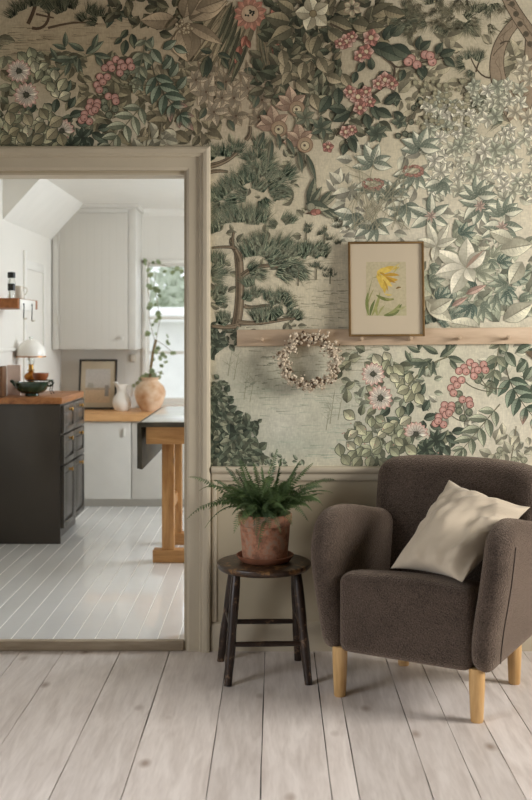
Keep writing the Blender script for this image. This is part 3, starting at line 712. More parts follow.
# ---- E: cream blossom, dark leaves, pink blossom branch, orchids
def blossom_branch():
    scatter(308, 24, 44, 34, 110, 10, 20, [(92,94,70), (76,80,60), (118,112,84), (138,126,94)], (52,54,42), .3, .6)
    scatter(300, 74, 44, 34, 90, 10, 18, [(98,100,76), (82,88,66), (146,132,100), (124,116,88)], (58,60,46), .3, .6)
    scatter(375, 20, 40, 20, 46, 10, 18, [(120,114,86), (146,134,100), (96,98,74)], (70,68,52), .3, .6)
    scatter(340, 110, 44, 34, 50, 9, 16, [(130,126,98), (150,144,112), (112,114,88)], (86,84,64), .3, .5)
    for (x, y, a, l_) in ((290,22,190,26),(292,28,150,24),(330,20,20,24),(328,30,40,22),(310,36,80,22),(318,36,110,20),(294,12,210,20),(336,12,-20,24),(352,24,10,22),(372,16,-30,24),(384,10,20,22),(366,30,-12,20)):
        leaf(x, y, a, l_, l_*.3, (150,136,102), (112,106,80), (74,70,52), hatch=.9, bend=random.uniform(-14, 14))
    for (x, y, a, l_) in ((286,60,100,18),(282,50,80,18),(290,72,120,16),(334,62,140,16),(318,58,60,18),(304,62,100,18),(296,82,40,18),(326,76,20,18),(342,74,60,16),(312,94,70,18)): leaf(x, y, a, l_, l_*.3, (166,150,116), (132,122,92), (86,80,60), hatch=.8)
    for k in range(5):   # cream five-petalled flower
        leaf(313, 14, 40+72*k, 18, 6.6, (206,196,162), (186,174,140), (112,102,76), p=1.1, hatch=.6)
    disc(313, 14, 3.4, (150,132,92), (90,76,52), None, 10); flower(352, 8, 9, 6, (190,176,140), (170,154,118), (90,80,58), w=.3)
    B = (84,70,54)
    stroke(curve([(330,24),(352,34),(376,48),(394,66)], 12), 1.1, B, 1.2); stroke(curve([(394,66),(398,70),(410,66),(430,60),(448,58)], 12), 1.0, B, .5); stroke(curve([(394,80),(372,96),(354,104),(336,136)], 12), 1.2, B, .7); stroke(curve([(394,66),(396,74),(390,82)], 6), 1, B)
    for (x, y, a, l_) in ((372,48,8,26),(380,50,20,26),(384,40,-60,18),(390,36,-40,20),(392,46,30,24),(372,70,-100,13),(378,76,-10,13),(395,92,80,15),(388,96,20,14),(372,106,60,16),(376,110,20,18),(366,114,80,16),(350,112,150,20),(346,110,190,18),(384,104,-30,15),(330,96,120,20),(338,88,90,18),(344,134,30,16),(350,138,70,16),(346,144,110,12),(394,112,40,14),(364,62,120,12),(356,72,100,12)):
        leaf(x, y, a, l_, l_*.27, (88,96,76), DK, (48,54,44), hatch=.7, bend=random.uniform(-14, 14))
    for (x, y, r_) in ((346,42,8),(352,37,6),(340,44,6),(371,38,9),(366,52,8),(360,56,7),(385,80,8.5),(378,84,6.5),(392,84,6.5),(358,97,9),(350,92,7),(366,92,6.5),(360,108,7.5),(370,102,6),(346,132,7),(352,130,5.5),(328,147,6)): blossom(x, y, r_)
    for (x, y) in ((411,59),(417,65),(425,55),(432,62),(430,56),(408,62)): berry(x, y, 4.2)
    for (x, y, a, l_) in ((418,50,-80,14),(420,50,-40,14),(436,54,-60,13),(440,56,-20,16),(444,58,40,14),(424,66,100,15),(418,68,60,12),(404,70,110,12)): leaf(x, y, a, l_, l_*.28, (96,102,80), DK, (52,58,46), hatch=.6)
    for (x, y, s_) in ((292,104,1.0),(274,124,1.05),(300,140,1.0)):   # orchids
        PC, PD, PO = (190,160,130), (172,138,112), (128,92,72)
        leaf(x, y, -98, 18*s_, 5.5*s_, PC, PD, PO, hatch=.8); leaf(x, y, 172, 17*s_, 6*s_, PC, PD, PO, hatch=.8); leaf(x+1, y, -35, 15*s_, 4.5*s_, PC, PD, PO, hatch=.8); leaf(x-2, y, 215, 14*s_, 4*s_, PC, PD, PO, hatch=.6)
        disc(x+5, y+5, 7.5*s_, (176,150,116), PO, (160,130,98), 16); disc(x+5, y+6, 4.2*s_, (206,190,150), (80,66,52), (190,170,130), 12); disc(x+4.5, y+5.5, 1.4*s_, (96,80,66), None, None, 8)
    for (x, y, a, l_) in ((272,140,95,26),(278,134,80,16),(298,152,75,22),(306,154,66,30),(286,138,60,20),(264,132,110,18)): leaf(x, y, a, l_, 2.4, (112,110,86), DG, (76,76,60), bend=10)
    palm(377, 133, 7, 12, 3.2, (112,118,94), DG, 0, 360, (66,72,58)); palm(400, 122, 5, 9, 2.6, (120,124,98), DG, 0, 360, (70,76,60)); palm(322, 128, 6, 13, 3.4, (124,124,98), DG, 0, 360, (70,74,58)); palm(306, 118, 6, 12, 3, (134,128,100), MG, 0, 360, (84,82,64))
    for (x, y) in ((398,136),(405,134),(410,136),(418,104),(414,108),(420,100),(411,122)): berry(x, y, 2.6, (92,98,78), (52,58,46), (120,122,98))
    stroke(curve([(404,132),(410,118),(418,106)], 6), .5, (96,92,70))
# ---- F, G: pines and the trunk at the top right
def top_right():
    for (x, y, a, l_) in ((468,22,60,20),(462,22,110,18),(470,26,20,16),(466,18,-40,16),(440,24,100,16),(446,28,150,14),(425,22,160,16),(412,26,170,16),(420,18,-150,14),(400,22,140,14),(488,6,120,18),(494,4,80,14),(430,4,-100,12),(476,12,-80,16),(450,14,-120,14),(406,8,-60,12)):
        fan(x, y, a, 60, l_, (84,92,74), (122,122,94), 34, .42)
    for k in range(26): brush(405+random.uniform(0, 110), random.uniform(-4, 34), random.uniform(20, 160), 6, random.choice([(142,134,104), (126,122,94)]), 3, 60, 9, .35)
    T1, T2 = (160,138,110), (128,108,84)
    def trunk(p, w0, w1):
        cv = curve(p, 16); stroke(cv, w0+.8, (92,76,58), w1+.8); stroke(cv, w0, T1, w1)
        for q in range(7): stroke([(x+random.uniform(-.6, .6)*w0, y) for x, y in cv[q*2:q*2+5]], .5, random.choice([T2, (156,134,106), (104,86,66)]), .2)
    trunk([(517,116),(504,100),(494,78),(491,58),(499,38),(517,21)], 9, 4.5); trunk([(516,118),(527,100),(532,72),(533,38)], 9, 7); trunk([(505,-8),(511,8),(523,24),(537,44)], 5, 6.5); trunk([(517,118),(517,106),(514,96)], 10, 7)
    for (x, y) in ((512,4),(516,14),(520,24),(526,34),(508,-2),(530,44)): disc(x, y, 3.2, (76,72,56), None, (104,90,70), 7)
    for p in ([(490,78),(480,78),(474,66),(470,56)], [(476,72),(478,62),(482,58)], [(500,44),(506,40),(510,42)]): stroke(curve(p, 6), .9, (92,78,60), .5)
    for (x, y, a, l_) in ((470,58,-110,13),(476,60,-60,14),(464,66,170,13),(472,72,120,12),(480,58,-80,12),(462,60,-150,10),(496,112,200,26),(500,114,160,24),(490,106,215,22),(502,118,180,20),(478,104,205,16)):
        fan(x, y, a, 40, l_, (86,96,78), (124,126,100), 26, .42)
    for k in range(150):
        x, y = random.uniform(425, 540), random.uniform(82, 200)
        if x < 470 and y < 92: continue
        c = random.choice([(222,215,187), (214,208,180), (197,194,165), (226,218,192), (180,182,154)]); star(x, y, random.uniform(6, 10), c, random.choice([(130,130,106), (146,142,116), (104,110,90)]))
    for k in range(60): disc(random.uniform(415, 470), random.uniform(80, 130), random.uniform(1.2, 2.6), (168,160,124), (126,122,94), None, 7)
    for (x, y) in ((522,72),(528,118),(515,112),(524,64),(530,80)): star(x, y, 10, (208,196,164), (150,134,108))
# ---- I: palmate whorls
def whorls():
    W = [(373,183,17,0,180),(412,172,18,0,180),(372,224,18,-20,200),(404,205,19,0,190),(431,216,20,0,360),(480,204,22,-20,200),(502,226,20,-10,200),(373,164,17,150,390),(420,148,17,150,390),(478,196,18,170,380),(394,196,14,160,380),(352,214,14,20,200),(440,182,13,0,180),(505,214,16,170,360)]
    for (x, y, r_, a0, a1) in W:
        palm(x, y, 6, r_+3, 4.8, (206,203,176), (136,146,124), a0, a1, (96,110,94), .9, 14, vein=(200,196,168))
    for (x, y) in ((373,184),(413,171)):
        for k in range(40):
            a = random.uniform(0, 6.28); disc(x+math.cos(a)*9.5, y+math.sin(a)*4.5+random.uniform(-1, 1), random.uniform(.8, 1.5), (192,140,120), (150,98,82), None, 6)
        disc(x, y, 6, (206,196,160), None, (190,180,146), 12, sq=.5)
    for (x, y) in ((480,206),(502,227),(431,216)): palm(x, y, 7, 7, 1.3, (196,168,148), (186,158,138), 0, 360, None, 0)
    for k in range(26): stroke(curve([(365+random.uniform(-20, 60), 150+random.uniform(0, 50)), (360+random.uniform(-20, 60), 190), (350+random.uniform(-10, 60), 230)], 6), .3, (156,150,120))
# ---- J: the big white flower among lobed leaves
def white_flower():
    scatter(476, 280, 64, 50, 90, 12, 22, [(200,194,164), (186,184,152), (172,174,144), (158,164,136)], (132,134,112), .34, .8)
    def lobed(x, y, a, l_, c0=(142,152,130), c1=TEAL, ol=(82,98,84)):
        for (da, s_) in ((-62,.62),(-34,.85),(0,1),(32,.85),(60,.6)): leaf(x, y, a+da, l_*s_, l_*.17, c0, c1, ol, hatch=1, bend=-da*.2, vein=(176,176,148))
    for (x, y, a, l_) in ((444,250,60,14),(446,252,10,13),(430,268,20,13),(430,282,-10,16),(436,290,30,14),(455,240,-20,20),(462,236,-40,18),(482,256,100,20),(488,262,60,16),(494,258,-60,15),(500,264,-30,16),(475,282,170,22),(470,288,150,20),(474,302,80,26),(480,306,50,20),(470,304,120,22),(498,292,20,22),(494,296,70,18),(504,290,60,18),(510,278,-20,22),(506,282,170,20),(520,302,10,22),(526,310,-20,18),(470,268,20,16),(478,274,-10,20),(454,300,200,20),(440,300,-60,16)):
        lobed(x, y, a, l_, *random.choice([((150,158,134), TEAL, (82,98,84)), ((168,172,144), (132,144,120), (104,116,98)), ((184,184,154), (160,164,134), (124,128,106))]))
    for (x, y, a, l_) in ((434,322,-90,15),(444,322,-80,18),(452,320,-60,16),(426,324,-110,12),(458,324,-95,14),(440,324,-40,14),(448,326,-120,14)): fan(x, y, a, 40, l_, (92,112,98), (136,148,126), 26, .5)
    WF, WO = (218,210,184), (158,152,126)
    for (a, l_, w) in ((-150,36,7),(-88,30,8),(-40,26,7),(168,32,8),(120,30,8),(60,16,6)): leaf(466, 268, a, l_, w, WF, (206,200,172), WO, hatch=.7, p=.9, n=9, vein=(176,172,146))
    for k in range(7): stroke(curve([(466,268),(468+k,262),(474+k*1.6,256-k)], 5), .3, (170,140,118))
    for (a, l_, w) in ((-60,26,4.4),(-20,22,4),(-110,26,4.6),(200,20,4.5),(100,16,4)): leaf(436, 246, a, l_, w, (214,208,180), (202,196,168), WO, hatch=.6)
    for (x, y, a, l_, w) in ((500,250,-10,34,9),(504,320,-30,34,9),(512,240,200,24,7),(480,328,190,34,8),(522,262,120,26,8),(426,300,40,34,8),(430,312,-30,26,7)): leaf(x, y, a, l_, w, (208,202,172), (192,186,156), (148,144,120), hatch=.9, n=9)
    leaf(466, 294, -24, 22, 3, (200,164,144), (188,150,130), (150,120,102)); leaf(452, 306, -30, 18, 2.4, (200,164,144), (188,150,130), (150,120,102))
# ---- L: the pine tree beside the door
def pine_tree():
    TR, TD = (132,112,86), (98,82,62)
    hatchlines(312, 305, 30, 26, 70, (160,152,124), 12, .5); hatchlines(290, 258, 40, 8, 24, (140,134,106), 16); hatchlines(232, 330, 24, 6, 20, (120,116,92), 14)
    def limb(p, w0, w1):
        cv = curve(p, 14); stroke(cv, w0+.6, (72,64,50), w1+.5); stroke(cv, w0, TR, w1)
        stroke([(x-w0*.45, y) for x, y in cv], w0*.3, TD, w1*.3); stroke([(x+w0*.4, y+.3) for x, y in cv], w0*.16, (160,140,110), w1*.2)
    limb([(236,326),(242,300),(240,268),(238,252)], 4.2, 3.6); limb([(240,262),(238,250),(228,244),(232,238)], 2.4, 1.2); limb([(241,254),(252,250),(246,240),(262,236)], 2, .9); limb([(236,248),(226,246),(212,248)], 1.3, .7); limb([(233,246),(232,238),(234,232)], 1.3, .6)
    limb([(242,276),(256,264),(270,264),(284,268)], 2.2, 1); limb([(244,306),(254,310),(262,304),(270,306)], 1.6, .9); limb([(238,322),(260,326),(282,318),(300,318)], 2, .9); limb([(236,326),(224,328),(212,326)], 2.2, 1.2)
    limb([(210,166),(222,164),(234,158),(242,146)], 2.4, 1.2); limb([(210,172),(220,170),(228,172)], 1.6, .8); limb([(246,140),(252,134),(250,126)], 1.6, .8); limb([(252,138),(258,146),(262,150)], 1.2, .7)
    pads = [  # foot x, y, angle, spread, length
     (216,156,-95,44,18),(226,156,-85,44,18),(236,152,-80,46,18),(212,160,-120,34,14),(252,160,-120,50,18),(262,160,-60,50,20),(256,166,150,40,18),(266,168,-40,50,20),(258,174,-100,50,24),(250,182,-110,50,26),(266,178,-50,46,22),(242,186,-120,46,24),(232,190,-130,46,24),(224,196,-140,46,22),(258,190,-70,50,22),(270,186,-30,44,20),(246,196,-170,40,22),(236,202,170,40,20),(220,206,170,36,18),(214,200,-120,36,18),(278,180,-40,40,18),(286,176,-35,34,20),(272,196,-30,40,20),(262,200,60,40,16),(280,192,0,36,18),(260,148,-80,40,20),
     (232,222,-100,40,26),(242,222,-90,38,28),(252,224,-85,38,26),(260,222,-75,38,22),(224,224,-115,40,22),(216,232,-110,40,20),(284,222,-40,36,14),(290,222,-60,36,12),(276,226,-150,30,12),
     (252,256,-100,40,28),(262,256,-70,44,28),(270,254,-55,44,26),(280,252,-45,40,24),(284,250,-20,40,22),(258,248,-110,40,24),(268,262,-30,40,24),(290,256,-60,40,20),(300,256,-55,38,18),(312,256,-60,40,18),(306,252,-100,34,16),(318,250,-45,34,16),(322,256,-70,34,16),
     (212,262,-60,46,22),(216,272,-40,46,22),(212,276,-10,40,20),(220,264,-100,40,16),(212,296,-30,46,20),(216,300,0,40,16),(220,294,-80,36,14),(220,324,-70,40,18),(226,322,-95,34,16),
     (250,272,-30,40,18),(256,274,20,40,16),(278,270,20,30,20),(284,272,30,36,18),(288,264,-20,40,22),(292,268,20,40,18),(300,272,40,36,16),(276,262,-30,30,18),
     (250,286,-110,40,16),(254,296,-60,40,14),(246,300,-70,30,14),(262,322,-95,34,22),(270,320,-85,34,22),(258,318,-110,30,16),(282,300,-70,40,16),(276,304,-110,40,16),(286,306,-40,40,16),(290,316,-60,36,14),(280,316,-120,36,14),(268,300,-80,40,16),(296,318,-40,34,12)]
    for (x, y, a, s_, l_) in pads: fan(x, y, a, s_, l_, random.choice([(78,98,78), (90,106,84), (66,84,66)]), random.choice([(124,132,104), (136,140,110), (108,120,94)]), 34, .55)
    for (x, y, a, s_, l_) in pads[::2]: tuft(x, y, a, s_, l_*.8, 16, (138,140,112), .35)
    for (x, y) in ((306,232),(324,236),(316,272),(330,276),(298,278)):
        stroke(curve([(x, y+8), (x, y), (x+1, y-8)], 4), .6, (108,104,80)); 
        for k in range(5): tuft(x+random.uniform(-5, 5), y-3+random.uniform(-4, 4), -90, 50, 7, 8, (104,112,90), .4)
    for (x, y) in ((336,222),(338,228),(342,218),(330,240),(338,244)): tuft(x, y, -90, 70, 10, 20, (140,142,114), .35)
# ---- M: bird
def bird():
    B0, B1, BO = (140,138,110), (96,104,84), (70,78,62)
    leaf(308, 204, -72, 28, 4, B0, B1, BO, bend=-10, hatch=1); leaf(311, 204, -58, 20, 3, B0, B1, BO); leaf(318, 206, -30, 22, 3.6, B0, B1, BO, hatch=1); leaf(320, 204, -48, 18, 3, B0, B1, BO); leaf(322, 208, 25, 24, 3, B0, B1, BO, hatch=1); leaf(320, 209, 34, 18, 2.4, B0, B1, BO)
    leaf(306, 204, 12, 24, 5.4, (156,152,122), B1, BO, hatch=1, n=8); disc(311, 207, 4, (150,146,118), BO, None, 10)
    leaf(310, 213, -8, 11, 3, (192,128,108), (176,108,90), (120,76,62)); disc(318, 212, 2.6, (186,118,98), (120,76,62), None, 8); leaf(311, 213, 172, 6, .9, (120,96,76), None, None)
# ---- N: bush and lake
def lake():
    hatchlines(300, 360, 60, 12, 40, (160,156,130), 14, .5); hatchlines(280, 400, 50, 16, 40, (172,176,150), 18, .5); hatchlines(270, 378, 26, 10, 22, (140,140,114), 8, .5); hatchlines(320, 440, 50, 18, 36, (174,182,156), 18, .5); hatchlines(330, 395, 30, 14, 30, (174,176,150), 14, .5); hatchlines(274, 360, 12, 6, 12, (124,126,104), 8, .5)
    for (x, y, h_) in ((228,376,30),(234,380,26),(244,400,34),(250,402,26),(330,424,34),(326,430,26),(338,420,26)):
        stroke(curve([(x, y), (x+2, y-h_*.5), (x+5, y-h_)], 6), .5, (160,158,130), .2)
        for k in range(6): t = random.uniform(.3, 1); stroke([(x+4*t, y-h_*t), (x+4*t+random.uniform(-9, 9), y-h_*t-random.uniform(3, 8))], .25, (162,160,132), .1)
    for k in range(8): disc(246+random.gauss(0, 8), 388+random.gauss(0, 4), random.uniform(1, 2.2), (150,152,126), None, None, 6, sq=.5)
    scatter(222, 440, 24, 30, 190, 6, 12, [(86,98,78), (104,114,90), (128,132,104), (72,84,68), (146,148,118)], (60,70,56), .4, .4)
    scatter(244, 454, 18, 16, 70, 6, 11, [(96,106,84), (112,120,94), (136,140,110)], (66,76,60), .4, .4)
    scatter(218, 404, 14, 16, 60, 5, 9, [(100,110,88), (84,96,76), (134,138,110)], (68,78,62), .4, .4); scatter(248, 424, 12, 6, 22, 5, 9, [(118,124,98), (96,106,84)], (72,80,64), .35, .4)
    scatter(216, 388, 9, 10, 20, 4, 7, [(110,118,94)], (80,88,70), .4, 0); scatter(212, 340, 10, 14, 40, 6, 10, [(104,114,92), (86,98,80)], (66,78,62), .35, .4); scatter(232, 338, 14, 8, 14, 5, 9, [(116,122,98)], (80,88,70), .3, .3)
    scatter(280, 462, 26, 5, 20, 4, 7, [(140,150,122)], None, .3, 0)
def fill(x0, x1, y0, y1, n, cols, ol, l0=10, l1=20):
    for k in range(n): scatter(random.uniform(x0, x1), random.uniform(y0, y1), 12, 12, 4, l0, l1, cols, ol, .3, .5)

# undergrowth so that the ground never lies bare for long
fill(0, 150, 60, 145, 30, [(142,132,98), (126,120,90), (158,146,110)], (104,98,74)); fill(140, 215, 60, 145, 34, [(150,136,102), (134,124,94), (164,148,114)], (110,102,78))
fill(340, 520, 140, 240, 30, [(208,200,172), (200,194,166), (192,188,160)], (172,166,140)); fill(400, 530, 40, 110, 26, [(178,166,132), (168,158,124)], (144,134,104))
fill(210, 300, 140, 330, 30, [(168,160,126), (156,150,120)], None, 6, 12)
fill(430, 532, 345, 460, 9, [(206,200,172), (196,192,164), (186,186,158)], (156,154,130)); fill(345, 430, 345, 460, 14, [(180,180,150), (168,172,142)], (136,138,112), 8, 14)
# what the paper shows beyond the photograph's edges: the same motifs come round again
fill(-330, 0, -190, 140, 170, [(112,112,86), (142,134,102), (96,100,78), (164,152,118)], (76,76,58)); fill(0, 540, -190, -12, 210, [(112,112,86), (142,134,102), (96,100,78), (164,152,118)], (76,76,58)); fill(545, 860, -190, 455, 90, [(150,154,124), (186,182,150), (112,122,98), (204,198,168)], (96,102,82))
top_left(); faint(); top_centre(); bouquet(-354, -303)
for (x, y) in ((10,118),(14,132),(28,120),(40,128),(52,134),(22,138),(6,140),(38,140),(44,114),(62,140),(14,108),(56,122)): rnd(x, y, random.uniform(6.5, 8.5), random.uniform(20, 160), random.choice([(160,150,112), (146,138,104), (172,160,122)]))
lake(); pine_tree(); blossom_branch(); bird(); top_right(); whorls(); white_flower(); bouquet(0, 0)
for WOFF[0], WOFF[1] in ((354, 303), (354, -303), (-354, 303), (708, 0), (-708, 0)):
    top_left(); faint(); top_centre(); bouquet(-354, -303); lake(); pine_tree(); blossom_branch(); bird(); top_right(); whorls(); white_flower(); bouquet(0, 0)
WOFF[0] = WOFF[1] = 0

me = bpy.data.meshes.new('wallpaper'); me.from_pydata(WPV, [], GI+WPF)
ca = me.color_attributes.new('ink', 'FLOAT_COLOR', 'POINT')
ca.data.foreach_set('color', [v for c in WPC for v in (c[0], c[1], c[2], 1)])
M['wallpaper'] = None
def paper_mat():
    m, t, b = nt('printed wallpaper'); N, L = t.nodes, t.links
    a = N.new('ShaderNodeAttribute'); a.attribute_name = 'ink'
    tc = N.new('ShaderNodeTexCoord')
    def noise(sc_, det, lo, hi, stretch=(1,1,1)):
        mp = N.new('ShaderNodeMapping'); mp.inputs['Scale'].default_value = stretch; L.new(tc.outputs['Object'], mp.inputs['Vector'])
        n = N.new('ShaderNodeTexNoise'); n.inputs['Scale'].default_value = sc_; n.inputs['Detail'].default_value = det; L.new(mp.outputs['Vector'], n.inputs['Vector'])
        mr = N.new('ShaderNodeMapRange'); mr.inputs['From Min'].default_value = .3; mr.inputs['From Max'].default_value = .7; mr.inputs['To Min'].default_value = lo; mr.inputs['To Max'].default_value = hi
        L.new(n.outputs['Fac'], mr.inputs['Value']); return mr.outputs[0]
    col = a.outputs['Color']
    for o_ in (noise(22, 6, .90, 1.08), noise(160, 3, .90, 1.10, (1, 1, .35)), noise(160, 3, .93, 1.07, (.3, 1, 1))):
        x = N.new('ShaderNodeMix'); x.data_type = 'RGBA'; x.blend_type = 'MULTIPLY'; x.inputs['Factor'].default_value = 1
        L.new(col, x.inputs['A']); L.new(o_, x.inputs['B']); col = x.outputs['Result']
    L.new(col, b.inputs['Base Color']); b.inputs['Roughness'].default_value = .9; b.inputs['Specular IOR Level'].default_value = .2
    return m
me.materials.append(paper_mat())
wp = bpy.data.objects.new('wallpaper', me); C.objects.link(wp); wp.parent = wb
tag(wp, 'faded botanical wallpaper with leaves, pines, pink flowers and berries')


# ------------------------------------------------------------------ peg rail, picture, wreath
RX0, RX1, RZ0, RZ1 = (237-CX)/244.76, (531-CX)/244.76, 1.247, 1.314
rail = thing('peg_rail', 'pale wooden peg rail fixed across the papered wall', 'peg rail', ((RX0+RX1)/2, D, (RZ0+RZ1)/2))
rail.rotation_euler = (0, R(-.5), 0)
MB().box(-(RX1-RX0)/2, (RX1-RX0)/2, -.02, 0, -(RZ1-RZ0)/2, (RZ1-RZ0)/2, .002).build('board', 'rail', rail, True)
PEG = [262, 310.5, 360.5, 409, 457, 505.5]
for p in PEG:
    x = (p-CX)/244.76-(RX0+RX1)/2
    pg = MB().lathe([(0, 0), (.006, 0), (.0055, .02), (.006, .026), (.008, .031), (.008, .036), (.006, .039), (0, .04)], seg=16, mtx=Matrix.Translation((x, -.02, -.012)) @ Matrix.Rotation(R(90-10), 4, 'X'))
    pg.build('peg', 'rail', rail, True)

pf = thing('framed_picture', 'brass framed botanical print with cream mat standing on the peg rail pegs', 'picture', ((386.8-CX)*4.245/F, 4.245, H-(336.5-CY)*4.245/F))
tilt = math.atan2(.02, .39)
pf.rotation_euler = (-tilt, R(-.35), R(0)); 
pw, ph = .1535, .3855
mb = MB()
for a in ((-pw, -pw+.009, 0, ph), (pw-.009, pw, 0, ph), (-pw+.009, pw-.009, 0, .009), (-pw+.009, pw-.009, ph-.009, ph)):
    mb.box(a[0], a[1], -.009, .009, a[2], a[3], .0015)
mb.build('frame', 'brass_frame', pf, True)
MB().box(-pw+.008, pw-.008, -.002, .004, .008, ph-.008).build('mat_board', 'mat_board', pf, True)

# the print: a drooping yellow tulip, drawn in flat coloured shapes
def flat_print(name, parent, shapes, y0):
    me = bpy.data.meshes.new(name); V, Fc, col = [], [], []
    for i, (pts, c) in enumerate(shapes):
        b0 = len(V); V += [(p[0], y0-i*2e-5, p[1]) for p in pts]; Fc.append(list(range(b0, b0+len(pts)))); col += [lin(c)+(1,)]*len(pts)
    me.from_pydata(V, [], Fc)
    ca = me.color_attributes.new('print', 'FLOAT_COLOR', 'CORNER')
    for i, l in enumerate(me.loops): ca.data[i].color = col[l.vertex_index]
    bmm = bmesh.new(); bmm.from_mesh(me); bmesh.ops.triangulate(bmm, faces=bmm.faces[:])
    bmm.to_mesh(me); bmm.free()
    me.materials.append(M['print'])
    o = bpy.data.objects.new(name, me); C.objects.link(o); o.parent = parent; return o
def attr_mat(name, attr, rough=.85, weave=0):
    m, t, b = nt(name); N, L = t.nodes, t.links
    a = N.new('ShaderNodeAttribute'); a.attribute_name = attr
    tc = N.new('ShaderNodeTexCoord'); n = N.new('ShaderNodeTexNoise'); n.inputs['Scale'].default_value = 90; n.inputs['Detail'].default_value = 5
    L.new(tc.outputs['Object'], n.inputs['Vector'])
    mr = N.new('ShaderNodeMapRange'); mr.inputs['From Min'].default_value = .3; mr.inputs['From Max'].default_value = .7; mr.inputs['To Min'].default_value = .88; mr.inputs['To Max'].default_value = 1.08
    L.new(n.outputs['Fac'], mr.inputs['Value'])
    x = N.new('ShaderNodeMix'); x.data_type = 'RGBA'; x.blend_type = 'MULTIPLY'; x.inputs['Factor'].default_value = 1
    L.new(a.outputs['Color'], x.inputs['A']); L.new(mr.outputs[0], x.inputs['B']); L.new(x.outputs['Result'], b.inputs['Base Color'])
    b.inputs['Roughness'].default_value = rough; b.inputs['Specular IOR Level'].default_value = .25
    return m
M['print'] = attr_mat('printed paper', 'print')
def q2(px_, py_):   # crop pixel (532x612 crop of 340..440, 230..345) -> print coords
    X = 340+px_/5.32; Y = 230+py_/5.32
    return ((X-386.8)*4.245/F, (336.5-Y)*4.245/F)
def blade(p0, p1, w, bend=0, n=6):
    p0, p1 = Vector(p0), Vector(p1); d = p1-p0; nrm = Vector((-d.y, d.x)).normalized(); Lp, Rp = [], []
    for i in range(n+1):
        t = i/n; c = p0+d*t+nrm*bend*math.sin(math.pi*t); ww = w*math.sin(math.pi*min(1, t*.92+.06))**.8
        Lp.append(tuple(c+nrm*ww)); Rp.append(tuple(c-nrm*ww))
    return Lp+Rp[::-1]
S = [([q2(142,168), q2(355,168), q2(355,456), q2(142,456)], (188,176,146))]
S.append(([q2(142,430), q2(200,400), q2(280,420), q2(355,400), q2(355,456), q2(142,456)], (178,170,136)))
for a, b_, w, bd, c in [((155,455),(178,250),2,14,(112,120,62)), ((178,252),(215,228),2,-8,(122,128,64)), ((152,452),(150,330),9,6,(110,122,66)), ((170,455),(215,330),8,-6,(142,146,86)), ((160,455),(188,370),8,4,(86,100,52)), ((200,455),(196,380),8,6,(150,152,92)),
    ((195,345),(290,370),9,-10,(98,108,54)), ((240,362),(290,362),6,-8,(140,142,80)), ((205,452),(240,400),5,4,(150,150,96)), ((235,455),(330,395),14,-16,(96,108,60)), ((260,445),(320,392),9,-10,(134,140,84)), ((300,420),(352,405),6,-6,(160,160,112)), ((150,400),(185,310),3,6,(140,140,84))]:
    S.append((blade(q2(*a), q2(*b_), w/5.32*4.245/F*1.0, bd/5.32*4.245/F), c))
for a, b_, w, bd, c in [((200,235),(320,200),14,12,(206,168,62)), ((205,240),(310,265),16,-10,(196,150,44)), ((200,225),(275,215),16,6,(220,186,80)), ((215,235),(240,335),16,8,(206,170,66)), ((225,240),(280,300),13,-6,(224,192,90)), ((198,240),(225,310),12,8,(216,180,72)), ((235,240),(320,240),9,4,(188,140,40)),
    ((250,250),(300,280),6,-4,(170,120,34)), ((215,225),(250,245),6,2,(180,134,40)), ((275,215),(325,175),4,2,(198,178,110)), ((285,230),(320,190),4,0,(176,164,100)), ((240,340),(280,345),5,-3,(214,188,96)), ((300,312),(328,305),5,3,(112,84,40)), ((232,262),(258,325),5,4,(184,142,48))]:
    S.append((blade(q2(*a), q2(*b_), w/5.32*4.245/F, bd/5.32*4.245/F), c))
S = [(q, tuple(v+(u_-v)*.2 for v, u_ in zip(c, (168,156,118)))) for q, c in S]
flat_print('print', pf, S, -.0024)

# wreath of dried flowers hanging from the second peg
wr = thing('dried_flower_wreath', 'small wreath of dried cream flowers hanging from a peg of the rail', 'wreath', ((309.5-CX)*4.25/F, 4.25, H-(361.5-CY)*4.25/F))
WR = .105
ring = [(WR*math.cos(a)*1.02, 0, WR*math.sin(a)*.93) for a in [2*math.pi*i/40 for i in range(41)]]
MB().tube(ring, .007, 6, cap=False).build('vine_ring', 'dried_dark', wr, True)
mb, md = MB(), MB()
for i in range(820):
    a = random.uniform(0, 2*math.pi); rr = WR+random.gauss(0, .011)+.006*math.sin(7*a)+.004*math.sin(11*a+1); k = random.uniform(0, 2*math.pi); tr = random.uniform(.004, .017)
    c = ((rr+tr*math.cos(k)*.6)*math.cos(a)*1.02, -abs(tr*math.sin(k))-.001, (rr+tr*math.cos(k)*.6)*math.sin(a)*.93)
    (mb if random.random() < .86 else md).ico(c, random.uniform(.0035, .0078), 1, .3)
bl = mb.build('blossoms', 'dried', wr, True); bl['kind'] = 'stuff'
bl = md.build('seed_heads', 'dried_dark', wr, True); bl['kind'] = 'stuff'

# ------------------------------------------------------------------ stool, saucer, fern
sx, sy, sz = -.042, 4.01, .425
st = thing('wooden_stool', 'dark worn round wooden stool beside the armchair, under the fern', 'stool', (sx, sy, 0))
MB().lathe([(0, sz-.028), (.15, sz-.03), (.17, sz-.026), (.178, sz-.018), (.18, sz-.01), (.178, sz-.003), (.172, sz), (0, sz)], seg=64).build('seat', 'stool_top', st, True)
feet = [(-.173, 3.856), (.124, 3.872), (.091, 4.16), (-.215, 4.149)]
tops = [(-.145, 3.925), (.083, 3.935), (.078, 4.11), (-.16, 4.105)]
lp = []
for (fx, fy), (tx, ty) in zip(feet, tops):
    a = Vector((fx-sx, fy-sy, 0)); b_ = Vector((tx-sx, ty-sy, sz-.027))
    rr = [.0145, .0155, .018, .0185, .0165, .0185, .019, .018, .016]
    MB().tube([a.lerp(b_, i/8) for i in range(9)], rr, 14).build('leg', 'stool', st, True)
    lp.append((a, b_))
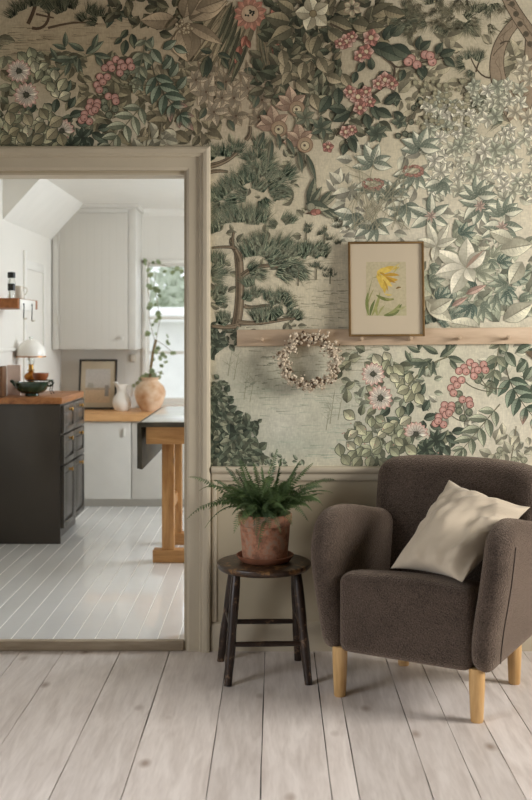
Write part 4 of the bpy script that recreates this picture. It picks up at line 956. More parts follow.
def on(k, z): a, b_ = lp[k]; return a.lerp(b_, z/(sz-.027))
for (i, j, z) in ((0, 1, .145), (3, 2, .16), (0, 3, .20), (1, 2, .20)):
    p, q = on(i, z), on(j, z)
    MB().tube([p, p.lerp(q, .12), p.lerp(q, .5), p.lerp(q, .88), q], [.008, .0095, .0105, .0095, .008], 10).build('stretcher', 'stool', st, True)

pz = sz+.001
sc_ = MB().lathe([(0, .0), (.085, .0), (.095, .004), (.106, .018), (.110, .026), (.106, .027), (.1, .02), (.092, .011), (0, .009)], seg=48)
so = thing('plant_saucer', 'round terracotta saucer on the stool under the fern pot', 'saucer', (sx+.004, sy, pz)); sc_.build('dish', 'terra_dark', so, True)
pot = thing('potted_fern', 'green fern in a weathered terracotta pot on the dark stool', 'plant', (sx+.004, sy, pz+.0115))
MB().lathe([(0, 0), (.082, 0), (.086, .004), (.094, .10), (.0955, .128), (.102, .132), (.103, .168), (.099, .172), (.093, .170), (.09, .15), (.0, .148)], seg=48).build('pot', 'terra', pot, True)
MB().lathe([(0, .156), (.05, .154), (.092, .150)], seg=24).build('soil', 'soil', pot, True)

def frond(pts3, wid, n=26):
    """curved rachis with two rows of leaflets"""
    pts3 = [Vector(p) for p in pts3]
    def bez(t):
        P = pts3[:]
        while len(P) > 1: P = [P[i].lerp(P[i+1], t) for i in range(len(P)-1)]
        return P[0]
    mb = MB(); bm = mb.bm; roll = random.uniform(-.9, .9)
    rng = [bez(i/n) for i in range(n+1)]
    up = Vector((0, 0, 1))
    for i in range(1, n+1):
        t = i/n; p = rng[i]; tg = (rng[i]-rng[i-1]).normalized()
        side = tg.cross(up)
        if side.length < .15: side = tg.cross(Vector((0, 1, 0)))
        side.normalize(); side = (Matrix.Rotation(roll, 3, tg) @ side); nr = side.cross(tg).normalized()
        ln = wid*(math.sin(math.pi*min(1, .12+t*.88))**.7)*random.uniform(.8, 1.12)+.0015
        if t < .12: ln *= .4
        for s_ in (-1, 1):
            dr = (side*s_+tg*.45+nr*random.uniform(-.25, .05)).normalized()
            w = max(.0026, ln*.24)
            a = p; m1 = p+dr*ln*.4+tg*w+nr*.001; m2 = p+dr*ln*.4-tg*w*.6; tip = p+dr*ln-nr*ln*.18
            v = [bm.verts.new(q) for q in (a, m2, tip, m1)]
            bm.faces.new(v)
    st_ = MB().tube(rng, [.0016*(1-.7*i/n)+.0003 for i in range(n+1)], 5)
    me = bpy.data.meshes.new('t'); st_.bm.to_mesh(me); st_.bm.free(); bm.from_mesh(me); bpy.data.meshes.remove(me)
    return mb
base = Vector((0, 0, .155))
pc = Vector((sx+.004, sy, pz+.0115))
def loc(px_, py_, d): return Vector(at(px_, py_, d))-pc
FR = [  # tip pixel, tip depth, arch height, leaflet length
 (189,480,3.95,.05,.019), (187,522,3.93,.09,.022), (205,531,3.85,.09,.02), (199,494,4.1,.08,.018), (209,512,4.02,.08,.02), (214,483,4.0,.04,.02), (226,470,4.05,.03,.022), (240,462,4.0,.02,.024), (236,472,4.1,.02,.022),
 (254,466,4.08,.02,.022), (262,470,3.95,.02,.022), (277,452,4.0,.02,.024), (281,462,4.05,.02,.024), (300,464,4.03,.03,.024), (296,476,4.1,.02,.02), (313,466,4.0,.03,.022), (322,490,4.0,.06,.022), (335,483,4.03,.06,.02), (333,496,3.95,.06,.022), (321,506,3.92,.07,.022), (308,524,3.88,.08,.022), (312,514,4.05,.07,.02),
 (234,536,3.86,.08,.022), (243,528,3.84,.07,.022), (258,553,3.83,.08,.022), (256,540,3.84,.07,.02), (270,532,3.84,.07,.022), (281,536,3.85,.07,.022), (292,528,3.86,.07,.022), (250,518,3.84,.06,.024), (265,515,3.86,.06,.024), (285,514,3.86,.06,.024), (232,518,3.9,.07,.022), (300,505,3.88,.06,.024),
 (222,500,3.98,.06,.02), (228,488,4.08,.04,.022), (246,484,3.93,.03,.024), (270,480,3.9,.03,.024), (288,486,3.93,.04,.024), (305,488,4.08,.04,.022), (258,490,4.12,.02,.022), (220,492,3.9,.06,.022), (240,500,3.87,.05,.024), (276,497,3.87,.05,.024)]
for k in range(34):
    a = random.uniform(0, 6.28); l_ = random.uniform(.55, .95)
    FR.append((268+math.cos(a)*62*l_, 500-22*l_*random.random()+18*abs(math.cos(a))*random.random(), 4.0+math.sin(a)*.2*l_, random.uniform(.03, .08), .02))
for (tx, ty, td, ar, wl) in FR:
    wl *= 1.12; ty -= 3
    tip = loc(tx, ty, td); st0 = base+Vector((tip.x*.15+random.uniform(-.03, .03), random.uniform(-.03, .03), 0))
    st0.x = max(-.07, min(.07, st0.x))
    mid = st0.lerp(tip, .35)+Vector((0, 0, ar)); m2 = st0.lerp(tip, .75)+Vector((0, 0, ar*.9))
    frond([st0, mid, m2, tip], wl).build('frond', 'fern', pot, True, smooth=0)

# ------------------------------------------------------------------ armchair and pillow
ang = math.atan2(-.49, .871)
ch = thing('armchair', 'brown boucle armchair with light oak legs and rounded arms', 'armchair', (.447, 3.615, 0), ang)
B0 = .165
def sm(a, b, x): t = max(0, min(1, (x-a)/(b-a))); return t*t*(3-2*t)
def arm_fn(sgn):
    def fn(p):
        u, v, w = p     # built at u in [.235,.365], v [-.03,.56], w [B0,.66]
        k = (w-B0)/(.66-B0)
        # outer side narrows towards the floor
        t = (u-.235)/.13
        dl = .040*(1-sm(-.02, .36, v))*sm(.1, .8, k)
        u = .235+dl*(1-t)+t*(.085+.047*sm(0, .8, k))
        u += .0
        # crest slopes down to the back
        top = .660-.062*sm(.12, .55, v)
        w = B0+k*(top-B0)
        # front edge: rounded back at the top
        fr = (1-sm(-.03, .25, v))
        v += fr*.0+fr*.07*max(0, (k-.62)/.38)**2.2
        v -= fr*.014*math.sin(math.pi*min(1, k*1.0))
        return (sgn*u, v, w)
    return fn
for sgn in (-1, 1):
    MB().rbox(.232, .368, -.03, .56, B0, .66, .064, 22, arm_fn(sgn)).build('arm', 'boucle', ch, True, smooth=60)
    fn = arm_fn(sgn); MB().tube([Vector(fn(Vector((.3695, .045, B0+.03+i*.03))))+Vector((sgn*.0006, 0, 0)) for i in range(14)], .0017, 5).build('seam', 'dark_gap', ch, True)
def back_fn(p):
    u, v, w = p
    k = (w-.2)/(.81-.2)
    v += .13*k-.02+.03*(u/.3)**2*-1*k
    w -= .02*(abs(u)/.31)**3*k
    return (u, v, w)
MB().rbox(-.328, .335, .40, .54, .18, .812, .065, 22, back_fn).build('backrest', 'boucle', ch, True, smooth=60)
def seat_fn(p):
    u, v, w = p
    k = sm(.25, .44, w)
    w += k*(.014*math.cos(u/.245*math.pi/2)-.085*sm(.02, .42, v))
    return (u, v, w)
MB().rbox(-.246, .244, -.03, .46, B0+.002, .446, .036, 20, seat_fn).build('seat', 'boucle', ch, True, smooth=60)
# seams
sm_ = [(-.165+.0, .515-.065, 0)]
MB().tube([(-.13, .468+.13*((w-.2)/.61)-.085-.03*(.13/.3)**2*((w-.2)/.61), w) for w in [.5+.03*i for i in range(10)]], .0016, 5).build('seam', 'dark_gap', ch, True)
for (u, v) in ((-.255, .015), (.252, .015), (.25, .45), (-.19, .45)):
    MB().lathe([(0, 0), (.0195, 0), (.0215, .004), (.0265, .12), (.0275, .18), (0, .18)], c=(u, v, 0), seg=24).build('leg', 'oak', ch, True)

# cushion
pl = thing('cushion', 'square cream linen cushion propped in the brown armchair', 'cushion', (.447, 3.615, 0), ang)
Lc, Bc, Rc, Tc = Vector((-.085, .075, .462)), Vector((.205, .0, .462)), Vector((.334, .365, .672)), Vector((.02, .385, .745))
bm = bmesh.new(); n = 44; nrm = (Bc-Lc).cross(Tc-Lc).normalized()
def pil(s, t, sd):
    # s along L->B, t along L->T ; pinch the edges, puff the middle
    p = Lc*(1-s)*(1-t)+Bc*s*(1-t)+Rc*s*t+Tc*(1-s)*t
    c = (Lc+Bc+Rc+Tc)/4
    e = 16*s*(1-s)*t*(1-t)
    inn = .15*((4*s*(1-s))*(1-4*t*(1-t))**2+(4*t*(1-t))*(1-4*s*(1-s))**2)
    p = p.lerp(c, inn)
    th = .075*e**.5
    wr_ = .012*math.sin(9*s+5*t+2)*math.sin(7*t-4*s)*e**.3+.010*math.sin(24*(s-.6*t)+5*math.sin(4*t))*e**.5*(1-e**.5)*4*(.3+s)
    q = c+(p-c)*1.0
    fold = noise.noise(Vector((s*3.2+1.7, t*9-s*4, 2.3)))*.016*(.35+.65*s*t*2)+noise.noise(Vector((s*11, t*5+s*6, 7.1)))*.007
    return p+nrm*(sd*th+(wr_+fold*min(1, e*3))*(1 if sd > 0 else 0))
grid = {}
for sd in (1, -1):
    for i in range(n+1):
        for j in range(n+1):
            edge = i in (0, n) or j in (0, n)
            if sd == -1 and edge: grid[sd, i, j] = grid[1, i, j]; continue
            s_ = .5-.5*math.cos(math.pi*i/n); t_ = .5-.5*math.cos(math.pi*j/n)
            grid[sd, i, j] = bm.verts.new(pil(s_, t_, sd))
for sd in (1, -1):
    for i in range(n):
        for j in range(n):
            f = [grid[sd, i, j], grid[sd, i+1, j], grid[sd, i+1, j+1], grid[sd, i, j+1]]
            bm.faces.new(f if sd == 1 else f[::-1])
bmesh.ops.recalc_face_normals(bm, faces=bm.faces[:])
mb = MB(); mb.bm.free(); mb.bm = bm; mb.build('cover', 'linen', pl, True, smooth=80)

# ------------------------------------------------------------------ kitchen: dark cabinet run
kc = thing('kitchen_cabinet', 'dark grey kitchen cabinet with oak worktop and brass knobs on its drawers', 'cabinet', (-1.5, 6.62, KF))
kx0, kx1, ky0, ky1, kz1 = KX0+.005, -1.276, 6.24, 6.93, .872
MB().box(kx0, kx1, ky0+.02, ky1, .12, kz1, .002).box(kx0, kx1-.04, ky0+.03, ky1, KF, .12).box(kx0, kx1, ky0, ky0+.0215, KF, kz1, .0015).build('body', 'dark_cab', kc)
MB().box(kx0, kx1+.012, ky0-.01, ky1+.01, kz1, .911, .003).build('worktop', 'worktop', kc)
def panel_front(name, y0, y1, z0, z1, knob):
    mb = MB(); x = kx1
    mb.box(x, x+.012, y0, y1, z0, z1, .002)
    f = .035
    mb.box(x+.012, x+.02, y0, y0+f, z0, z1, .002).box(x+.012, x+.02, y1-f, y1, z0, z1, .002).box(x+.012, x+.02, y0+f, y1-f, z0, z0+f, .002).box(x+.012, x+.02, y0+f, y1-f, z1-f, z1, .002)
    mb.box(x+.01, x+.018, y0+f+.014, y1-f-.014, z0+f+.014, z1-f-.014, .006)
    o = mb.build(name, 'dark_cab', kc)
    MB().lathe([(0, 0), (.009, 0), (.008, .003), (.005, .008), (.006, .012), (.012, .016), (.0125, .021), (.008, .025), (0, .026)], seg=16,
        mtx=Matrix.Translation((x+.02, knob[0], knob[1])) @ Matrix.Rotation(R(90), 4, 'Y')).build('knob', 'brass', o)
ym = (ky0+ky1)/2
for a, b_ in ((ky0+.012, ym-.004), (ym+.004, ky1-.012)):
    panel_front('drawer', a, b_, .695, .862, ((a+b_)/2, .83))
    panel_front('drawer', a, b_, .508, .685, ((a+b_)/2, .655))
    panel_front('door', a, b_, .13, .498, ((a+b_)/2, .465))

WT = .911
# green tureen-like bowl with a spout
gb = thing('green_bowl', 'dark green glazed bowl with spout and handle on the dark cabinet', 'bowl', (-1.478, 6.38, WT))
def oval(p): return (p.x*.9, p.y*.72, p.z*1.15+.25*max(0, abs(p.x)-.085)*(1 if p.z > .03 else 0))
MB().lathe([(0, .0), (.045, 0), (.047, .008), (.045, .012), (.075, .018), (.10, .032), (.114, .055), (.118, .072), (.114, .073), (.10, .04), (.06, .022), (0, .02)], seg=40, fn=oval).build('bowl', 'green_glaze', gb, True)
MB().tube([(-.085, 0, .062), (-.11, 0, .082), (-.128, 0, .094)], [.02, .013, .009], 10).build('spout', 'green_glaze', gb, True)
MB().tube([(.088, 0, .06), (.118, 0, .062), (.132, 0, .08), (.122, 0, .096), (.102, 0, .088)], .006, 8).build('handle', 'green_glaze', gb, True)
# oil lamp
lx, ly, _ = at(31, 380, 6.72)
lp_ = thing('oil_lamp', 'brass oil lamp with white opal glass shade on the dark cabinet', 'lamp', (lx, ly, WT))
MB().lathe([(0, 0), (.05, 0), (.052, .008), (.035, .016), (.014, .03), (.010, .06), (.014, .07), (.03, .078), (.042, .092), (.044, .105), (.036, .122), (.018, .132), (.014, .14), (0, .14)], seg=28).build('base', 'amber', lp_, True)
MB().lathe([(0, .14), (.02, .14), (.022, .146), (.016, .152), (.016, .178), (.02, .182), (0, .184)], seg=20).build('burner', 'brass', lp_, True)
MB().lathe([(.016, .182), (.022, .20), (.024, .215), (.017, .24), (.014, .30), (.014, .36)], seg=20).build('chimney', 'glass', lp_, True)
MB().lathe([(.092, .232), (.094, .236), (.092, .262), (.083, .292), (.062, .318), (.036, .334), (.024, .34), (.022, .338), (.034, .33), (.06, .314), (.08, .29), (.089, .26), (.09, .232), (.092, .232)], seg=36).build('shade', 'opal', lp_, True)
MB().lathe([(.088, .228), (.096, .228), (.096, .235), (.088, .235), (.088, .228)], seg=36).build('shade_ring', 'amber', lp_, True)
# wire stand with a wooden bowl
wx_, wy_, _ = at(40, 380, 6.62)
ws = thing('wire_stand', 'small black wire stand behind the green bowl on the dark cabinet', 'stand', (wx_, wy_, WT))
MB().tube([(.07*math.cos(a)*1.2, .045*math.sin(a), .085) for a in [2*math.pi*i/24 for i in range(25)]], .003, 6, cap=False).build('ring', 'black_metal', ws, True)
for sx_, sy_ in ((-1, -1), (1, -1), (1, 1), (-1, 1)):
    MB().tube([(.062*sx_, .028*sy_, .085), (.075*sx_, .032*sy_, .05), (.068*sx_, .03*sy_, .02), (.082*sx_, .036*sy_, .0)], .003, 6).build('leg', 'black_metal', ws, True)
cb = thing('wooden_bowl', 'small brown wooden bowl on the black wire stand beside the oil lamp', 'bowl', (wx_+.004, wy_, WT+.0885))
MB().lathe([(0, 0), (.036, 0), (.044, .012), (.05, .03), (.051, .042), (.047, .042), (.04, .014), (0, .008)], seg=32).build('bowl', 'copper', cb, True)
# boards leaning on the kitchen wall at the far left
bd = thing('cutting_board', 'dark wooden cutting board standing at the left end of the cabinet', 'board', (-1.632, 6.29, WT), 0)
MB().box(-.012, .012, -.045, .045, 0, .185, .006).build('board', 'dark_wood', bd, True)
pb = thing('book', 'pale pink book standing upright between the dark board and the lamp', 'book', (-1.611, 6.485, WT), R(90))
MB().prism([(-.012, -.04), (.012, -.04), (.012, .04), (.009, .04), (.009, -.037), (-.009, -.037), (-.009, .04), (-.012, .04)], 'z', 0, .185).build('cover', 'pink_board', pb, True)
MB().box(-.0088, .0088, -.0365, .038, .004, .181).build('pages', 'ceramic', pb, True)

# wall shelf on the left wall with its things
shx, shz0, shz1 = -1.452, 1.437, 1.492
sh = thing('wall_shelf', 'thick brown wooden shelf on the left kitchen wall above the cabinet', 'shelf', ((KX0+shx)/2, 6.16, shz0))
MB().box(KX0+.002, shx, 5.93, 6.42, shz0, shz1, .003).build('board', 'shelf_wood', sh)
MB().box(shx, shx+.006, 5.96, 6.34, shz0-.012, shz1-.004, .002).build('front_rail', 'white_gloss', sh)
bo = thing('spice_bottle', 'clear glass bottle with black lid and grey label on the wall shelf', 'bottle', (at(11.5, 297, 6.0)[0], 6.0, shz1))
MB().lathe([(0, 0), (.02, 0), (.021, .004), (.021, .095), (.017, .108), (.016, .122), (.0, .122)], seg=24).build('bottle', 'glass', bo, True)
MB().lathe([(.0215, .045), (.0216, .046), (.0216, .083), (.0215, .084)], seg=24).build('label', 'lid_black', bo, True)
MB().lathe([(0, .116), (.021, .116), (.022, .12), (.022, .146), (.019, .15), (0, .15)], seg=24).build('lid', 'lid_black', bo, True)
jx = at(21, 300, 6.15)
ju = thing('cream_jug', 'small cream jug with handle at the front edge of the wall shelf', 'jug', (jx[0]-.01, 6.15, shz1))
MB().lathe([(0, 0), (.022, 0), (.027, .012), (.028, .035), (.021, .058), (.025, .078), (.023, .078), (.019, .058), (.024, .03), (0, .006)], seg=24).build('body', 'ceramic', ju, True)
MB().tube([(.023, 0, .068), (.042, 0, .066), (.046, 0, .048), (.038, 0, .03), (.026, 0, .024)], .0035, 8).build('handle', 'ceramic', ju, True)
for i, (yy, ll) in enumerate(((6.0, .075), (6.2, .085))):
    la = thing('ladle', ['pale enamel ladle hanging from the shelf edge, the nearer one', 'pale enamel ladle hanging from the shelf edge, the farther one'][i], 'ladle', (shx+.012, yy, shz0+.02), 0, 'ladles under the wall shelf')
    MB().tube([(0, 0, 0), (.006, 0, .008), (.006, 0, -.02), (.004, 0, -ll)], .0028, 6).build('handle', 'black_metal', la, True)
    MB().lathe([(0, -.012), (.010, -.01), (.014, 0), (.012, 0), (.008, -.008), (0, -.009)], c=(.012, 0, -ll), seg=16).build('bowl', 'ceramic', la, True)

# upper cabinet
ux0, ux1, uy0, uz0, uz1 = -1.652, -1.033, 7.8, 1.17, 2.215
uc = thing('wall_cabinet', 'tall warm white wall cabinet with boarded door hung below the kitchen ceiling', 'cabinet', ((ux0+ux1)/2, KY1, uz0))
MB().box(ux0, ux1, uy0, KY1, uz0, uz1, .003).build('body', 'cab_white', uc)
MB().box(ux0, ux0+.05, uy0-.012, uy0, uz0, uz1, .002).box(ux1-.055, ux1, uy0-.012, uy0, uz0, uz1, .002).box(ux0+.05, ux1-.055, uy0-.012, uy0, uz1-.03, uz1, .002).build('frame', 'cab_white', uc)
MB().prism([(uy0-.012, uz1), (uy0-.03, uz1+.012), (uy0-.036, uz1+.034), (KY1, uz1+.034), (KY1, uz1)], 'x', ux0, ux1+.02).build('cornice', 'cab_white', uc)
dr = MB().box(ux0+.053, ux1-.058, uy0-.014, uy0-.001, uz0+.004, uz1-.033, .002).build('door', 'cab_bead', uc)
MB().lathe([(0, 0), (.01, 0), (.008, .012), (.014, .02), (.012, .028), (0, .03)], seg=16, mtx=Matrix.Translation((ux1-.1, uy0-.014, uz0+.085)) @ Matrix.Rotation(R(90), 4, 'X')).build('knob', 'cab_white', dr)
for z in (uz0+.22, uz1-.22):
    MB().tube([(ux0+.05, uy0-.016, z-.03), (ux0+.05, uy0-.016, z+.03)], .006, 8).build('hinge', 'cab_white', uc)
sk = thing('wall_socket', 'small white wall socket under the right corner of the wall cabinet', 'socket', (at(133.5, 355, KY1)[0], KY1, at(133, 358, KY1)[2]))
MB().box(-.022, .022, -.02, 0, -.03, .03, .006).build('plate', 'ceramic', sk, True)

# base cabinets and light worktop along the back wall
bx0, bx1, by0 = -1.655, 1.2, 7.53
jz = [-1.60, -1.03, -.46, .11, .68, 1.19]
for i, (a, b_) in enumerate(zip(jz, jz[1:])):
    if i > 1: break
    u = thing('base_cabinet', ['white base cabinet behind the dark cabinet, under the framed print', 'white base cabinet behind the wooden table, under the clay jar'][i], 'cabinet', ((a+b_)/2, by0+.25, KF), 0, 'white base cabinets along the back wall')
    MB().box(a, b_, by0+.02, KY1-.002, .10, .66).box(a, b_, by0+.06, KY1-.002, KF, .10).build('body', 'cab_white', u)
    d_ = MB().box(a+.003, b_-.003, by0, by0+.019, .102, .656, .003).build('door', 'cab_white', u)
    MB().box(b_-.06, b_-.045, by0-.012, by0, .55, .61, .003).build('handle', 'cab_white', d_)
wt2 = MB().box(bx0, -.45, by0-.02, KY1-.002, .66, .71, .003).build('worktop', 'worktop_light')
tag(wt2, 'long honey coloured wooden worktop on the white base cabinets', 'worktop')
W2 = .71

# framed print leaning on the back wall
fp = thing('framed_print', 'dark framed pale print leaning on the kitchen back wall behind the pitcher', 'picture', (at(97, 413, 8.0)[0], 8.0, W2+.001))
fp.rotation_euler = (R(-11), 0, 0)
a_, h_ = .145, .385
mb = MB()
for b4 in ((-a_, -a_+.014, 0, h_), (a_-.014, a_, 0, h_), (-a_+.014, a_-.014, 0, .014), (-a_+.014, a_-.014, h_-.014, h_)): mb.box(b4[0], b4[1], -.01, .01, b4[2], b4[3], .002)
mb.build('frame', 'black_frame', fp, True)
MB().box(-a_+.012, a_-.012, -.002, .006, .012, h_-.012).build('mat_board', 'mat_board', fp, True)
flat_print('print', fp, [([(-.095, .05), (.095, .05), (.095, .31), (-.095, .31)], (196,190,182)), ([(-.095, .05), (.095, .05), (.095, .165), (-.095, .165)], (206,180,150)), ([(-.095, .16), (-.03, .165), (.03, .16), (.095, .17), (.095, .15), (-.095, .15)], (176,160,140)), ([(-.08, .165), (-.03, .165), (-.035, .2), (-.07, .205)], (170,164,152)), ([(.055, .10), (.085, .10), (.085, .185), (.055, .185)], (150,142,134))], -.0024)
# white pitcher
pi_ = thing('glass_pitcher', 'white glass pitcher between the framed print and the clay jar', 'pitcher', (at(122, 412, 7.85)[0], 7.85, W2))
def lip(p): 
    k = max(0, p.z-.16)/.05
    return (p.x-(.018*k if p.x < 0 else 0), p.y, p.z+(.02*k if p.x < -.02 else 0))
MB().lathe([(0, 0), (.045, 0), (.05, .004), (.066, .03), (.072, .06), (.066, .095), (.046, .125), (.036, .145), (.038, .17), (.048, .2), (.045, .2), (.034, .165), (.032, .145), (.042, .12), (.06, .09), (.066, .06), (.058, .02), (0, .008)], seg=32, fn=lip).build('body', 'opal', pi_, True)
MB().tube([(.042, 0, .185), (.062, 0, .188), (.075, 0, .165), (.074, 0, .13), (.062, 0, .105)], .006, 8).build('handle', 'opal', pi_, True)

# clay jar with ivy climbing round the window
jc = at(150, 411, 7.82)
ja = thing('potted_ivy', 'ivy in a round ochre clay jar, trailing up beside the kitchen window', 'plant', (jc[0], 7.82, W2))
MB().lathe([(0, 0), (.055, 0), (.062, .006), (.095, .06), (.116, .12), (.117, .15), (.10, .19), (.07, .218), (.06, .228), (.064, .244), (.072, .252), (.066, .254), (.056, .24), (.052, .225), (0, .21)], seg=40).build('jar', 'jar_clay', ja, True)
def il(px_, py_, d): return Vector(at(px_, py_, d))-Vector((jc[0], 7.82, W2))
stems = [[(150,378,7.82),(151,366,7.9),(153,352,7.98),(156,340,8.02)], [(156,345,8.0),(152,330,8.05),(149,318,8.08),(150,300,8.09),(147,285,8.09),(148,270,8.09),(149,262,8.09)], [(156,340,8.02),(160,320,8.05),(157,300,8.07),(154,285,8.08),(156,272,8.09)], [(156,340,8.02),(164,345,8.0),(172,352,7.98)], [(149,263,8.09),(160,264,8.1),(172,268,8.1),(184,272,8.1),(188,285,8.1)], [(150,378,7.82),(142,378,7.8),(136,384,7.76)], [(150,376,7.82),(158,372,7.8),(164,374,7.78)]]
mb = MB()
for k, s_ in enumerate(stems): mb.tube([il(*q) for q in s_], (.011 if k == 0 else .002), 7)
mb.build('stem', 'ivy_stem', ja, True)
ml = MB()
def ivy_leaf(c, s_):
    a = random.uniform(0, 6.28); nrm = Vector((random.uniform(-.5, .5), -1, random.uniform(-.5, .6))).normalized()
    u = nrm.cross(Vector((math.cos(a), 0, math.sin(a)))).normalized(); v = nrm.cross(u)
    o_ = [(0,-.5),(.5,-.35),(.35,-.05),(.55,.2),(.2,.25),(0,.6),(-.2,.25),(-.55,.2),(-.35,-.05),(-.5,-.35)]
    ml.poly([c+u*p[0]*s_+v*p[1]*s_+nrm*(.15*s_*abs(p[0])) for p in o_])
for (lx_, ly_, lr) in [(145,260,5),(154,263,5),(159,262,6),(149,270,5),(151,275,7),(149,286,6),(150,288,5),(155,289,8),(158,291,7),(160,296,5),(150,304,8),(150,308,7),(157,304,5),(159,314,8),(160,318,7),(157,321,6),(153,325,4),(148,333,8),(147,334,5),(156,334,3),(165,272,5),(172,273,6),(177,268,7),(182,271,6),(184,277,4),(169,344,5),(173,353,6),(158,349,7),(162,354,7),(156,352,6),(160,358,6),(165,357,5),(153,360,5),(162,366,5),(166,362,4),(152,372,8),(147,375,8),(143,377,8),(141,379,6),(137,383,6),(155,375,7),(158,378,6),(149,379,7),(161,373,5),(134,386,5),(168,336,3),(168,341,4),(145,264,4),(187,290,4),(184,300,3)]:
    for r_ in range(2):
        c = il(lx_+random.uniform(-1, 1), ly_+random.uniform(-1, 1), 8.06 if ly_ < 350 else 7.84 if ly_ > 368 else 7.97)
        ivy_leaf(c+Vector((random.uniform(-.006, .006), random.uniform(-.02, .0), 0)), lr*8.05/F*.74)
ml.build('foliage', 'ivy', ja, True, smooth=0)

# ------------------------------------------------------------------ trestle table
tx0, tx1, ty0, ty1, tz0, tz1 = -.712, .02, 5.6, 6.75, .795, .822
tb = thing('trestle_table', 'pine trestle table with worn pale top and dark drop leaf', 'table', (-.35, 6.1, KF))
MB().box(tx0, tx1, ty0, ty1, tz0, tz1, .004).build('tabletop', 'table_top', tb)
MB().box(tx0-.003, tx1, ty0-.006, ty0, tz0-.002, tz1-.004, .001).build('top_edge', 'table_leaf', tb)
MB().prism([(tx0-.002, tz1-.004), (tx0-.024, tz1-.008), (tx0-.024, .572), (tx0+.004, .565)], 'y', ty0, ty1, .002).build('drop_leaf', 'table_leaf', tb)
MB().box(-.69, -.02, ty0+.02, ty0+.05, .70, tz0, .003).box(-.69, -.02, ty1-.05, ty1-.02, .70, tz0, .003).box(-.69, -.665, ty0+.05, ty1-.05, .72, tz0, .003).build('apron', 'table_pine_x', tb)
for y0 in (5.74, 6.22):
    for x0 in (-.619, -.13):
        MB().box(x0, x0+.066, y0, y0+.066, KF+.06, .72, .004).build('leg', 'table_pine', tb)
    MB().box(-.668, -.015, y0-.01, y0+.076, KF, KF+.068, .004).build('foot', 'table_pine_x', tb)
MB().box(-.60, -.575, 5.79, 6.24, .30, .36, .003).build('stretcher', 'table_pine', tb)

# ------------------------------------------------------------------ outside the kitchen window
g = MB().box(-6, 6, KY1+.5, 26, -.4, -.3).build('ground_outside', 'grass'); g['kind'] = 'structure'
tag(g, 'pale ground outside the kitchen window')
sd = thing('backdrop_shed', 'made-up white outbuilding standing for overexposed daylight in the lower kitchen window panes', 'shed', (-1.2, 13.0, -.3))
MB().box(-4, 2.4, 12.5, 14.5, -.3, 1.42).build('wall', 'shed', sd)
MB().prism([(12.3, 1.42), (14.7, 1.42), (14.7, 1.5), (13.5, 1.62), (12.3, 1.5)], 'x', -4.2, 2.6).build('roof', 'shed', sd)
for k, (tx_, ty_, hh) in enumerate(((-1.65, 17.5, 3.4),)):
    tr = thing('garden_tree', 'leafy tree behind the white outbuilding, filling the top window pane', 'tree', (tx_, ty_, -.3))
    MB().tube([(0,0,0), (.05,0,hh*.4), (0,.05,hh*.8)], [.12,.09,.04], 8).build('trunk', 'bark', tr, True)
    mb = MB()
    for i in range(900):
        v = Vector((random.gauss(0, 1), random.gauss(0, 1), random.gauss(0, 1))).normalized()*random.random()**.5
        c = Vector((v.x*1.0, v.y*1.0, hh*.62+v.z*hh*.42))
        a = Vector((random.gauss(0, 1), random.gauss(0, 1), random.gauss(0, 1))).normalized()*.13; b_ = a.orthogonal().normalized()*.06
        mb.poly([c-a, c+b_, c+a, c-b_])
    mb.build('crown', 'garden_leaf', tr, True, smooth=0)


# ------------------------------------------------------------------ daylight and camera
w = bpy.data.worlds.new('sky'); bpy.context.scene.world = w; w.use_nodes = True
t = w.node_tree; N, L = t.nodes, t.links; bg = N['Background']
tc = N.new('ShaderNodeTexCoord'); sp = N.new('ShaderNodeSeparateXYZ'); L.new(tc.outputs['Generated'], sp.inputs[0])
r = N.new('ShaderNodeValToRGB'); e = r.color_ramp.elements
mr = N.new('ShaderNodeMapRange'); mr.inputs['From Min'].default_value = -1; L.new(sp.outputs[2], mr.inputs['Value'])
e[0].position = .44; e[0].color = (.16, .16, .14, 1); e[1].position = .52; e[1].color = (.92, .96, 1.0, 1)
L.new(mr.outputs[0], r.inputs['Fac']); L.new(r.outputs['Color'], bg.inputs['Color']); bg.inputs['Strength'].default_value = 1.5

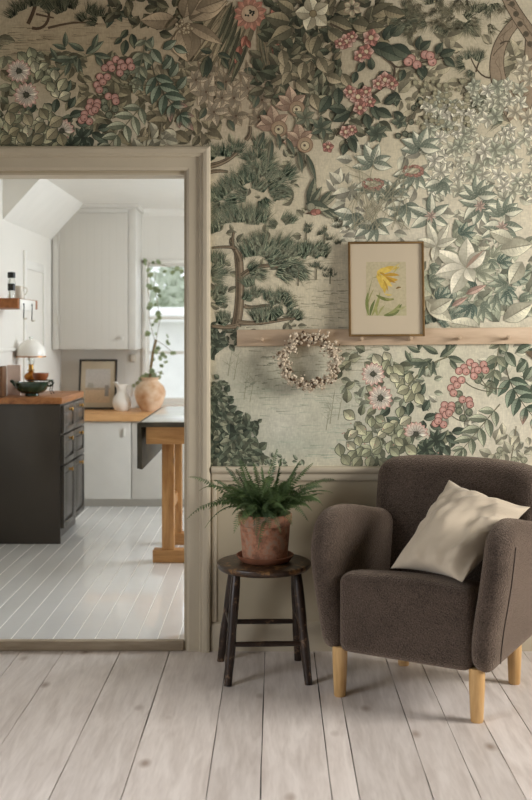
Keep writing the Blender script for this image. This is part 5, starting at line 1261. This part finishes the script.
def area(name, loc_, rot, sx_, sy_, e_, col=(1,1,1), spread=180):
    l = bpy.data.lights.new(name, 'AREA'); l.shape = 'RECTANGLE'; l.size = sx_; l.size_y = sy_; l.energy = e_; l.color = col; l.spread = R(spread)
    o = bpy.data.objects.new(name, l); C.objects.link(o); o.location = (loc_[0], loc_[1]-D, loc_[2]); o.rotation_euler = rot
    return o
# daylight entering by the windows: a strong one on the right, a weaker one on the left, and an added one at an unseen kitchen side window
def daylight(name, loc_, d_, sx_, sy_, e_, col, spread):
    o = area(name, loc_, (0,0,0), sx_, sy_, e_, col, spread); o.rotation_euler = Vector(d_).to_track_quat('-Z', 'Z').to_euler(); return o
daylight('window_daylight_right', (XR+.16, 2.75, 1.68), (-1, .08, -.26), 1.5, 1.4, 118, (1, .97, .92), 132)
daylight('window_daylight_left', (XL-.16, 1.3, 1.5), (1, .1, -.72), 1.9, 1.4, 73, (.93, .955, 1), 130)
daylight('kitchen_fill_light', (KX1+.14, 6.3, 1.45), (-1, -.1, -.5), 1.9, 1.1, 86, (.88, .945, 1), 170)  # added lamp at the unseen side window, brightens kitchen and its floor
for nm, lc, d_, a, b_ in (('window_portal', ((WX0+WX1)/2, KY1+.16, (WZ0+WZ1)/2), (0,-1,0), WX1-WX0, WZ1-WZ0),):
    o = area(nm, lc, (0,0,0), a, b_, 1); o.data.cycles.is_portal = True
    o.rotation_euler = Vector(d_).to_track_quat('-Z', 'Z').to_euler()

cam = bpy.data.cameras.new('camera'); co = bpy.data.objects.new('camera', cam); C.objects.link(co)
co.location = (0, -D, H); co.rotation_euler = (R(90), 0, 0)
cam.sensor_fit = 'AUTO'; cam.sensor_width = 36; cam.lens = F/800*36
cam.shift_x = (266-CX)/800; cam.shift_y = (CY-400)/800
cam.dof.use_dof = True; cam.dof.focus_distance = 4.1; cam.dof.aperture_fstop = 3.2
cam.clip_start = .05
sc = bpy.context.scene; sc.camera = co
vs = sc.view_settings; vs.view_transform = 'Standard'; vs.look = 'None'; vs.gamma = 1; vs.exposure = 0; vs.use_curve_mapping = False
sc.cycles.use_denoising = True; sc.cycles.use_adaptive_sampling = False
sc.cycles.max_bounces = 10; sc.cycles.diffuse_bounces = 6
sc.cycles.sample_clamp_indirect = 6
